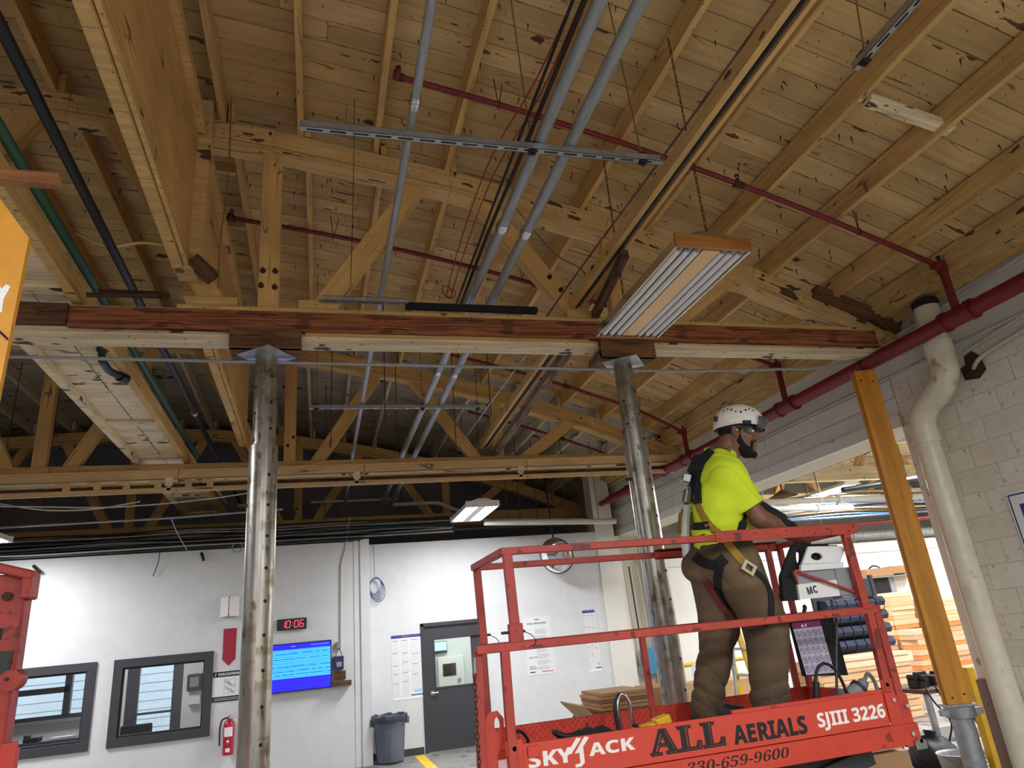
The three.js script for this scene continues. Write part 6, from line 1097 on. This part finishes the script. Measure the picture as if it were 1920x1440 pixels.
  const hM = new THREE.Matrix4().makeBasis(V(Math.cos(hy) * Math.cos(tilt), Math.sin(tilt), Math.sin(hy) * Math.cos(tilt)), V(-Math.cos(hy) * Math.sin(tilt), Math.cos(tilt), -Math.sin(hy) * Math.sin(tilt)), V(-Math.sin(hy), 0, Math.cos(hy))).scale(V(HS, HS, HS)).setPosition(headC);
  const v3 = (x, y, z = 0) => V(x, y, z);
  const ellD = (p, c, r) => { const x = (p.x - c.x) / r.x, y = (p.y - c.y) / r.y, z = (p.z - c.z) / r.z; return (Math.hypot(x, y, z) - 1) * Math.min(r.x, r.y, r.z); };
  const headD = (p) => {
    const az = Math.abs(p.z), q = V(p.x, p.y, az);
    let d = ellD(p, v3(-0.012, 0.03), v3(0.1, 0.1, 0.078));
    d = smin(d, ellD(p, v3(0.03, -0.03), v3(0.065, 0.08, 0.062)), 0.03);
    d = smin(d, cone(q, v3(0.0, -0.06, 0.048), v3(0.07, -0.1, 0.018), 0.022, 0.02), 0.03);
    d = smin(d, cone(p, v3(0.077, 0.03, -0.03), v3(0.077, 0.03, 0.03), 0.017, 0.017), 0.02);
    d = smin(d, cone(q, v3(0.06, -0.03, 0.035), v3(0.03, -0.02, 0.05), 0.026, 0.02), 0.02);
    d = smin(d, cone(p, v3(0.089, 0.016), v3(0.112, -0.024), 0.01, 0.014), 0.012);
    d = smin(d, cone(q, v3(0.1, -0.03, 0.0), v3(0.096, -0.032, 0.016), 0.011, 0.009), 0.008);
    d = smin(d, cone(q, v3(0.1, -0.056, 0), v3(0.088, -0.058, 0.022), 0.0085, 0.006), 0.008);
    d = smin(d, cone(q, v3(0.097, -0.071, 0), v3(0.086, -0.069, 0.02), 0.0095, 0.006), 0.007);
    d = smin(d, cone(p, v3(0.082, -0.1), v3(0.078, -0.104), 0.024, 0.024), 0.02);
    d = Math.max(d, -(cone(q, v3(0.094, 0.008, 0.032), v3(0.1, 0.008, 0.034), 0.014, 0.014)));
    const ear = Math.max(ellD(V(p.x + 0.2 * (p.y), p.y, az), v3(-0.012, -0.004, 0.08), v3(0.022, 0.036, 0.014)), -ellD(V(p.x, p.y, az), v3(-0.006, -0.002, 0.094), v3(0.012, 0.02, 0.01)));
    d = smin(d, ear, 0.006);
    return smin(d, cone(p, v3(-0.03, -0.05), v3(-0.06, -0.19), 0.058, 0.064), 0.04);
  };
  const headG = meshSDF(headD, v3(-0.13, -0.2, -0.105), v3(0.14, 0.14, 0.105), 0.0032).applyMatrix4(hM);
  const bodyD = joined([[off(waist, 0.05), off(chest, 0.05), 0.11, 0.11], [off(waist, -0.05), off(chest, -0.05), 0.11, 0.11], [chest, neckB, 0.09, 0.065], [neckB, neckT, 0.064, 0.06], [neckB, shR, 0.055, 0.058], [neckB, shL, 0.055, 0.058], [shR, elR, 0.062, 0.05], [elR, elR.clone().lerp(wrR, 0.35), 0.053, 0.053], [elR.clone().lerp(wrR, 0.35), wrR, 0.053, 0.034], [shL, elL, 0.06, 0.05], [elL, wrL, 0.05, 0.034],
    [waist, hipR, 0.1, 0.09], [waist, hipL, 0.1, 0.09], [hipR, kneeR, 0.09, 0.062], [hipL, kneeL, 0.09, 0.062], [kneeR, ankR, 0.06, 0.042], [kneeL, ankL, 0.06, 0.042], [ankR, ankR.clone().add(V(0.12, -0.05, 0.03)), 0.035, 0.03], [ankL, ankL.clone().add(V(0.12, -0.05, 0.03)), 0.035, 0.03]], 0.04);
  const bodyG = meshSDF(bodyD, V(2.0, 0.98, -4.3), V(3.12, 2.75, -3.45), 0.012);
  // a hand in its own frame: x along the fingers, y out of the back of the hand, z towards the thumb side (m = +1 / -1)
  function handD(m, fat, curl) {
    const bones = [];
    const knuck = [[0.088, 0.03], [0.092, 0.008], [0.088, -0.014], [0.08, -0.034]], len = [0.075, 0.083, 0.077, 0.06];
    for (const [x, z] of knuck) bones.push([v3(0.01, 0, z * 0.55 * m), v3(x, 0.004, z * m), 0.017 + fat, 0.012 + fat]);
    knuck.forEach(([x, z], i) => {
      let a = v3(x, 0.004, z * m), t = curl[i]; const L = [0.46, 0.3, 0.24].map((k) => k * len[i]);
      L.forEach((l, j) => { const b = a.clone().add(v3(Math.cos(t) * l, -Math.sin(t) * l, 0)); bones.push([a, b, 0.0102 - j * 0.001 + fat, 0.0094 - j * 0.001 + fat]); a = b; t += curl[i] * 0.8; });
    });
    let a = v3(0.022, -0.004, 0.026 * m), b = v3(0.055, -0.018, 0.052 * m), c = v3(0.082, -0.032, 0.052 * m), e = v3(0.102, -0.042, 0.044 * m);
    bones.push([a, b, 0.016 + fat, 0.012 + fat], [b, c, 0.0115 + fat, 0.0105 + fat], [c, e, 0.0105 + fat, 0.009 + fat], [v3(-0.06, 0.002, 0), v3(0.015, 0, 0), 0.03 + fat, 0.028 + fat]);
    return joined(bones, 0.012);
  }
  const hand = (m, fat, curl, wr, dir, up) => { const x = dir.clone().normalize(), z = x.clone().cross(up).normalize(), y = z.clone().cross(x); return meshSDF(handD(m, fat, curl), v3(-0.07, -0.12, -0.09), v3(0.2, 0.06, 0.09), 0.0032).applyMatrix4(new THREE.Matrix4().makeBasis(x, y, z).setPosition(wr)); };
  const fDir = wrR.clone().sub(elR).normalize();
  const handRG = hand(-1, 0, [0.55, 0.6, 0.65, 0.7], wrR.clone().addScaledVector(fDir, 0.035), fDir.clone().add(V(0.1, -0.1, -0.1)), V(-0.2, 1, 0.1));
  const base = V(C0.x, 1.0, C0.z), t = thing('person', 'worker in a lime yellow shirt, brown trousers and white helmet standing on the red lift', 'person', base);
  const skin = std({ map: mottled(0x80563f, 0.14, 401, { f: 6, tile: 0.5 }), roughness: 0.5 });
  obj('body', [bodyG, headG, handRG], skin, t);
  const shirtM = std({ map: mottled(0xd8ee2e, 0.06, 403, { f: 6, tile: 0.8 }), roughness: 0.85 });
  const pantsM = std({ map: makeTex(512, (u, v) => { const a = fbm(u, v, 6, 9, 405, 5) - 0.5, w = (hash(Math.floor(u * 256), Math.floor(v * 256), 5) - 0.5) * 0.12, s = sm(0.52, 0.75, fbm(u, v, 5, 7, 411, 4)); return mixc(hex(0x584834).map((x) => x * (1 + a * 0.45 + w)), [134, 112, 78], s * 0.5); }, 1), roughness: 0.92 });
  const shirtG = meshSDF(shirtD, V(2.1, 1.9, -4.3), V(3.0, 2.75, -3.4), 0.0075); obj('shirt', shirtG, shirtM, t);
  obj('trousers', meshSDF(pantsD, V(2.0, 1.02, -4.3), V(2.95, 2.2, -3.45), 0.009), pantsM, t);
  obj('collar', (() => { const c = new THREE.CatmullRomCurve3([0, 1, 2, 3, 4, 5, 6, 7].map((i) => { const a = i / 8 * 6.283, dx = Math.cos(a) * 0.083, dz = Math.sin(a) * 0.078; return neckB.clone().addScaledVector(F, dx + 0.005).addScaledVector(Rt, dz).add(V(0, 0.04 - dx * 0.42, 0)); }), true); return prep(new THREE.TubeGeometry(c, 40, 0.013, 8, true)); })(), shirtM, t);
  // hair, beard, eyes
  const hairM = std({ color: 0x15110f, roughness: 0.95 });
  const hairD = (p) => Math.max(ellD(p, v3(-0.014, 0.03), v3(0.105, 0.105, 0.083)), p.x - 0.03 - 0.3 * (p.y - 0.03), -0.075 - p.y - 0.2 * p.x) + 0.0012 * Math.sin(p.x * 400) * Math.sin(p.y * 380) * Math.sin(p.z * 390);
  obj('hair', meshSDF(hairD, v3(-0.13, -0.09, -0.1), v3(0.06, 0.14, 0.1), 0.0035).applyMatrix4(hM), hairM, t);
  const beardB = joined([[v3(0.012, -0.012, 0.07), v3(0.012, -0.06, 0.06), 0.008, 0.014], [v3(0.012, -0.012, -0.07), v3(0.012, -0.06, -0.06), 0.008, 0.014], [v3(0.012, -0.06, 0.062), v3(0.06, -0.112, 0.03), 0.016, 0.023], [v3(0.012, -0.06, -0.062), v3(0.06, -0.112, -0.03), 0.016, 0.023], [v3(0.05, -0.118, 0), v3(0.09, -0.128, 0), 0.034, 0.022], [v3(0.02, -0.1, 0.03), v3(0.02, -0.1, -0.03), 0.026, 0.026], [v3(0.096, -0.044, 0.003), v3(0.08, -0.062, 0.032), 0.006, 0.007], [v3(0.096, -0.044, -0.003), v3(0.08, -0.062, -0.032), 0.006, 0.007], [v3(0.08, -0.062, 0.034), v3(0.072, -0.1, 0.024), 0.006, 0.014], [v3(0.08, -0.062, -0.034), v3(0.072, -0.1, -0.024), 0.006, 0.014]], 0.02);
  obj('beard', meshSDF((p) => beardB(p) + 0.0016 * Math.sin(p.x * 330) * Math.sin(p.y * 310) * Math.sin(p.z * 320), v3(-0.03, -0.18, -0.1), v3(0.13, 0.01, 0.1), 0.0032).applyMatrix4(hM), hairM, t);
  each('ear_plug', [1, -1].map((s) => ell(-0.004, -0.002, s * 0.09, 0.007, 0.007, 0.006, 10).applyMatrix4(hM)), std({ color: 0xd8b088, roughness: 0.7 }), t);
  each('eye', [1, -1].map((s) => ell(0.083, 0.008, s * 0.032, 0.0125, 0.0125, 0.0125, 14).applyMatrix4(hM)), std({ color: 0xe4dcd4, roughness: 0.2 }), t);
  each('iris', [1, -1].map((s) => ell(0.0925, 0.006, s * 0.033, 0.0045, 0.0058, 0.0058, 10).applyMatrix4(hM)), std({ color: 0x20140e, roughness: 0.2 }), t);
  // safety glasses
  const lens = [1, -1].map((s) => { const g = prep(new THREE.SphereGeometry(0.05, 16, 10, -0.55, 1.1, 1.15, 0.8)).scale(1, 0.9, 1).rotateY(Math.PI / 2 - s * 0.2).translate(0.066, 0.004, s * 0.034); return g.applyMatrix4(hM); });
  const gl = obj('safety_glasses', [1, -1].flatMap((s) => [cyl(v3(0.098, 0.022, s * 0.062), v3(-0.004, 0.018, s * 0.083), 0.0035, 8), cyl(v3(0.118, 0.024, s * 0.006), v3(0.098, 0.022, s * 0.064), 0.0035, 8)]).concat([cyl(v3(0.119, 0.022, -0.008), v3(0.119, 0.022, 0.008), 0.004, 8)]).map((g) => g.applyMatrix4(hM)), M.black, t);
  each('lens', lens, new THREE.MeshPhysicalMaterial({ color: 0x9aa0a4, roughness: 0.05, transmission: 0.75, thickness: 0, clearcoat: 1 }), gl);
  // helmet
  {
    const helmM = std({ map: mottled(0xe9e4d6, 0.06, 421, { f: 6, tile: 0.5, spot: 0xb9b1a0, cover: 0.75 }), roughness: 0.38 });
    const hl = new THREE.Matrix4().makeRotationZ(0.03).setPosition(0.008, 0.062, 0), H = (g) => prep(g).applyMatrix4(hl).applyMatrix4(hM);
    const shell = (k, y0) => { const g = new THREE.SphereGeometry(1, 48, 26, 0, Math.PI * 2, 0, Math.PI * 0.56), p = g.attributes.position; for (let i = 0; i < p.count; i++) { let x = p.getX(i), y = p.getY(i), z = p.getZ(i); const ridge = 1 + 0.018 * Math.cos(Math.atan2(z, x) * 0) * Math.max(0, y) * (Math.abs(z) < 0.22 ? 1 : 0); const back = x < 0 ? 1 + 0.06 * (1 - y) : 1; p.setXYZ(i, x * 0.142 * k * back * ridge, y * (y > 0 ? 0.112 : 0.16) * k * ridge - (y < 0.15 ? 0.02 * Math.max(0, -x) : 0), z * 0.112 * k); } g.computeVertexNormals(); return g; };
    const hm = obj('helmet', [H(shell(1)), H(shell(0.965)), H(prep(new THREE.TorusGeometry(1, 0.03, 8, 48)).rotateX(Math.PI / 2).scale(0.143, 0.12, 0.112).translate(-0.003, -0.026, 0))], helmM, t);
    const vs = []; for (const s of [1, -1]) for (let i = 0; i < 8; i++) { const a = -0.95 + i * 0.27, y = 0.052 + 0.012 * Math.sin(i * 1.3), rad = Math.sqrt(1 - (y / 0.112) ** 2); vs.push(H(box(0, 0, 0, 0.006 + 0.003 * (i % 3), 0.011 + 0.004 * ((i + 1) % 2), 0.004, 0.001).rotateY(-a * 0.9).translate(0.142 * rad * Math.sin(a) * 0.82, y, s * (0.112 * Math.sqrt(Math.max(0.05, rad * rad - (0.82 * rad * Math.sin(a)) ** 2)) + 0.001)))); }
    each('vent', vs, M.black, hm);
    each('rear_clip', [1, -1].map((s) => H(box(-0.128, 0.012, s * 0.058, 0.03, 0.034, 0.012, 0.004).rotateY(0))), M.rust, hm);
    const vis = new THREE.SphereGeometry(1, 30, 10, -0.85 + Math.PI, 1.7, 1.42, 0.62); // a smoky visor folded under the brim
    obj('visor', [H(vis.scale(0.155, 0.11, 0.122).translate(0.01, 0.005, 0))], new THREE.MeshPhysicalMaterial({ color: 0x4a4a4e, roughness: 0.12, transmission: 0.25, thickness: 0, clearcoat: 1, side: THREE.DoubleSide }), hm);
    each('visor_clip', [1, -1].map((s) => H(box(0.045, -0.022, s * 0.108, 0.05, 0.022, 0.012, 0.004))), M.black, hm);
    obj('headband', [H(prep(new THREE.CylinderGeometry(1, 0.97, 0.05, 40, 1, true)).scale(0.114, 0.6, 0.092).translate(-0.014, -0.036, 0))], M.black, hm);
  }
  // gloves, boots
  const gDir = P(1500, 992, -0.1).sub(wrL).normalize();
  const gloveM = std({ map: mottled(0x24262a, 0.4, 431, { f: 12, tile: 0.3 }), roughness: 0.9 });
  obj('glove', [hand(1, 0.006, [0.3, 0.35, 0.4, 0.5], wrL.clone().addScaledVector(gDir, 0.05), gDir, V(0, 1, 0.15)), meshSDF((p) => { const d = joined([[elL.clone().lerp(wrL, -0.1), wrL, 0.06, 0.046], [wrL, wrL.clone().addScaledVector(gDir, 0.06), 0.05, 0.046]], 0.02)(p); return d + 0.003 * nz(p, 2); }, V(2.65, 2.0, -4.3), V(3.15, 2.45, -3.7), 0.008)], gloveM, t);
  const bootM = std({ map: mottled(0x1c1a19, 0.4, 433), roughness: 0.7 });
  for (const [a, s] of [[ankR, 1], [ankL, -1]]) {
    const f = F.clone(), g0 = V(a.x, 1.0, a.z), heel = g0.clone().addScaledVector(f, -0.05).add(V(0, 0.055, 0)), toe = g0.clone().addScaledVector(f, 0.19).add(V(0, 0.05, 0)), d = joined([[a.clone().add(V(0, 0.06, 0)), a.clone().setY(1.08), 0.062, 0.058], [heel, toe, 0.052, 0.048], [a.clone().setY(1.1), toe.clone().add(V(-0.05, 0.01, 0)), 0.055, 0.045]], 0.03);
    const bt = obj('boot', meshSDF((p) => Math.max(d(p), 1.012 - p.y), g0.clone().add(V(-0.16, 0.0, -0.16)), g0.clone().add(V(0.3, 0.2, 0.26)), 0.006), bootM, t);
    obj('sole', beam(heel.clone().addScaledVector(f, -0.05).setY(1.008), toe.clone().addScaledVector(f, 0.04).setY(1.008), 0.095, 0.016, 0.006), M.black, bt);
  }
  // harness: webbing laid on the surface of the clothes
  const cloth = (p) => Math.min(shirtD(p), pantsD(p));
  const grad = (p) => { const e = 0.004, g = V(cloth(V(p.x + e, p.y, p.z)) - cloth(V(p.x - e, p.y, p.z)), cloth(V(p.x, p.y + e, p.z)) - cloth(V(p.x, p.y - e, p.z)), cloth(V(p.x, p.y, p.z + e)) - cloth(V(p.x, p.y, p.z - e))); return g.normalize(); };
  function onCloth(px, py) { const d = P(px, py).sub(EYE).normalize(); let s = 3.2; for (let i = 0; i < 120; i++) { const p = EYE.clone().addScaledVector(d, s), q = cloth(p); if (q < 0.003) return p; s += Math.max(0.003, q * 0.6); if (s > 6) break; } return null; }
  function strap(name, pix, width, mat, parent, lift = 0.006) {
    const c = new THREE.CatmullRomCurve3(pix.map(([x, y]) => V(x, y, 0)), false, 'centripetal'), pts = [];
    for (let i = 0; i <= 40; i++) { const q = c.getPoint(i / 40), h = onCloth(q.x, q.y); if (h) pts.push(h); }
    if (pts.length < 4) return null;
    const n = pts.map(grad), A = [], I = [];
    pts.forEach((p, i) => {
      const tg = pts[Math.min(pts.length - 1, i + 1)].clone().sub(pts[Math.max(0, i - 1)]).normalize(), s = tg.cross(n[i]).normalize();
      for (const [a, b] of [[-1, 0], [-1, 1], [1, 1], [1, 0]]) { const v = p.clone().addScaledVector(s, a * width / 2).addScaledVector(n[i], lift * (b ? 1 : -0.6)); A.push(v.x, v.y, v.z); }
      if (i) for (let k = 0; k < 4; k++) { const u = (i - 1) * 4 + k, w = (i - 1) * 4 + (k + 1) % 4; I.push(u, w, u + 4, w, w + 4, u + 4); }
    });
    const g = new THREE.BufferGeometry(); g.setAttribute('position', new THREE.Float32BufferAttribute(A, 3)); g.setIndex(I); g.computeVertexNormals();
    const m2 = mat.clone(); m2.side = THREE.DoubleSide;
    return obj(name, g, m2, parent);
  }
  const webY = std({ map: mottled(0xb08a2a, 0.25, 441, { f: 14, tile: 0.3 }), roughness: 0.85 }), webK = std({ color: 0x1b1c1e, roughness: 0.9 }), webB = std({ map: mottled(0x7a5a24, 0.25, 447), roughness: 0.9 }), webR = std({ color: 0x7c2f33, roughness: 0.85 });
  strap('shoulder_strap', [[1330, 842], [1345, 838], [1358, 838], [1368, 842]], 0.04, webB, t);
  strap('harness_strap', [[1302, 925], [1312, 955], [1330, 985], [1352, 1004], [1378, 1036], [1398, 1058]], 0.046, webY, t);
  strap('back_strap', [[1335, 845], [1320, 862], [1312, 890], [1309, 920], [1308, 945]], 0.07, webK, t, 0.014);
  strap('waist_strap', [[1300, 987], [1315, 986], [1330, 984]], 0.045, webK, t);
  strap('side_strap', [[1398, 962], [1392, 985], [1382, 1005]], 0.05, webK, t);
  strap('leg_strap', [[1408, 1066], [1428, 1082], [1442, 1105], [1446, 1135], [1444, 1160], [1430, 1172]], 0.035, webK, t);
  strap('leg_strap', [[1302, 1042], [1322, 1056], [1345, 1058], [1360, 1046]], 0.06, webK, t);
  strap('leg_strap', [[1350, 1062], [1345, 1090], [1352, 1120], [1366, 1150]], 0.05, webK, t);
  strap('lanyard', [[1322, 1088], [1338, 1112], [1356, 1140], [1376, 1162]], 0.03, webR, t, 0.012);
  const bk = onCloth(1402, 1064);
  if (bk) { const n = grad(bk), x = V(0.75, -0.55, 0.25).normalize(), z = n, y = z.clone().cross(x).normalize(), m = new THREE.Matrix4().makeBasis(y.clone().cross(z), y, z).setPosition(bk.clone().addScaledVector(n, 0.008)); obj('buckle', extrude([[-0.042, -0.03], [0.042, -0.03], [0.042, 0.03], [-0.042, 0.03]], 0.008, [[[-0.026, -0.018], [0.026, -0.018], [0.026, 0.018], [-0.026, 0.018]]], 0.003).applyMatrix4(m), std({ color: 0xcfc9a8, roughness: 0.35, metalness: 0.6 }), t); }
  // back pad and fall arrester
  const bp = (x, y) => P(x, y, 0);
  obj('back_pad', [beam(bp(1318, 852), bp(1303, 885), 0.2, 0.035, 0.012, V(-1, 0.3, 0)), beam(bp(1303, 883), bp(1304, 942), 0.14, 0.03, 0.012, V(-1, 0, 0))], webK, t);
  obj('arrester', [beam(bp(1290, 918), bp(1286, 944), 0.05, 0.045, 0.008, V(-1, 0, 0)), prep(new THREE.TorusGeometry(0.02, 0.005, 6, 16)).rotateY(0.6).translate(...bp(1292, 915).toArray()), beam(bp(1279, 895), bp(1296, 899), 0.05, 0.06, 0.01)], M.steel, t);
  obj('shock_pack', [tube([bp(1288, 948), bp(1285, 990), bp(1287, 1022), bp(1288, 1045)], 0.028, 12)], new THREE.MeshPhysicalMaterial({ color: 0xd6d6d0, roughness: 0.3, transmission: 0.25, thickness: 0 }), t);
  obj('lanyard_webbing', [beam(bp(1278, 962), bp(1276, 1000), 0.02, 0.035, 0.004, V(-1, 0, 0)), beam(bp(1297, 960), bp(1299, 1006), 0.02, 0.03, 0.004, V(-1, 0, 0)), beam(bp(1288, 940), bp(1280, 965), 0.025, 0.03, 0.006, V(-1, 0, 0))], webB, t);
}

scene.traverse((o) => { if (o.isLight) o.castShadow = !o.isRectAreaLight; });
renderer.render(scene, camera);
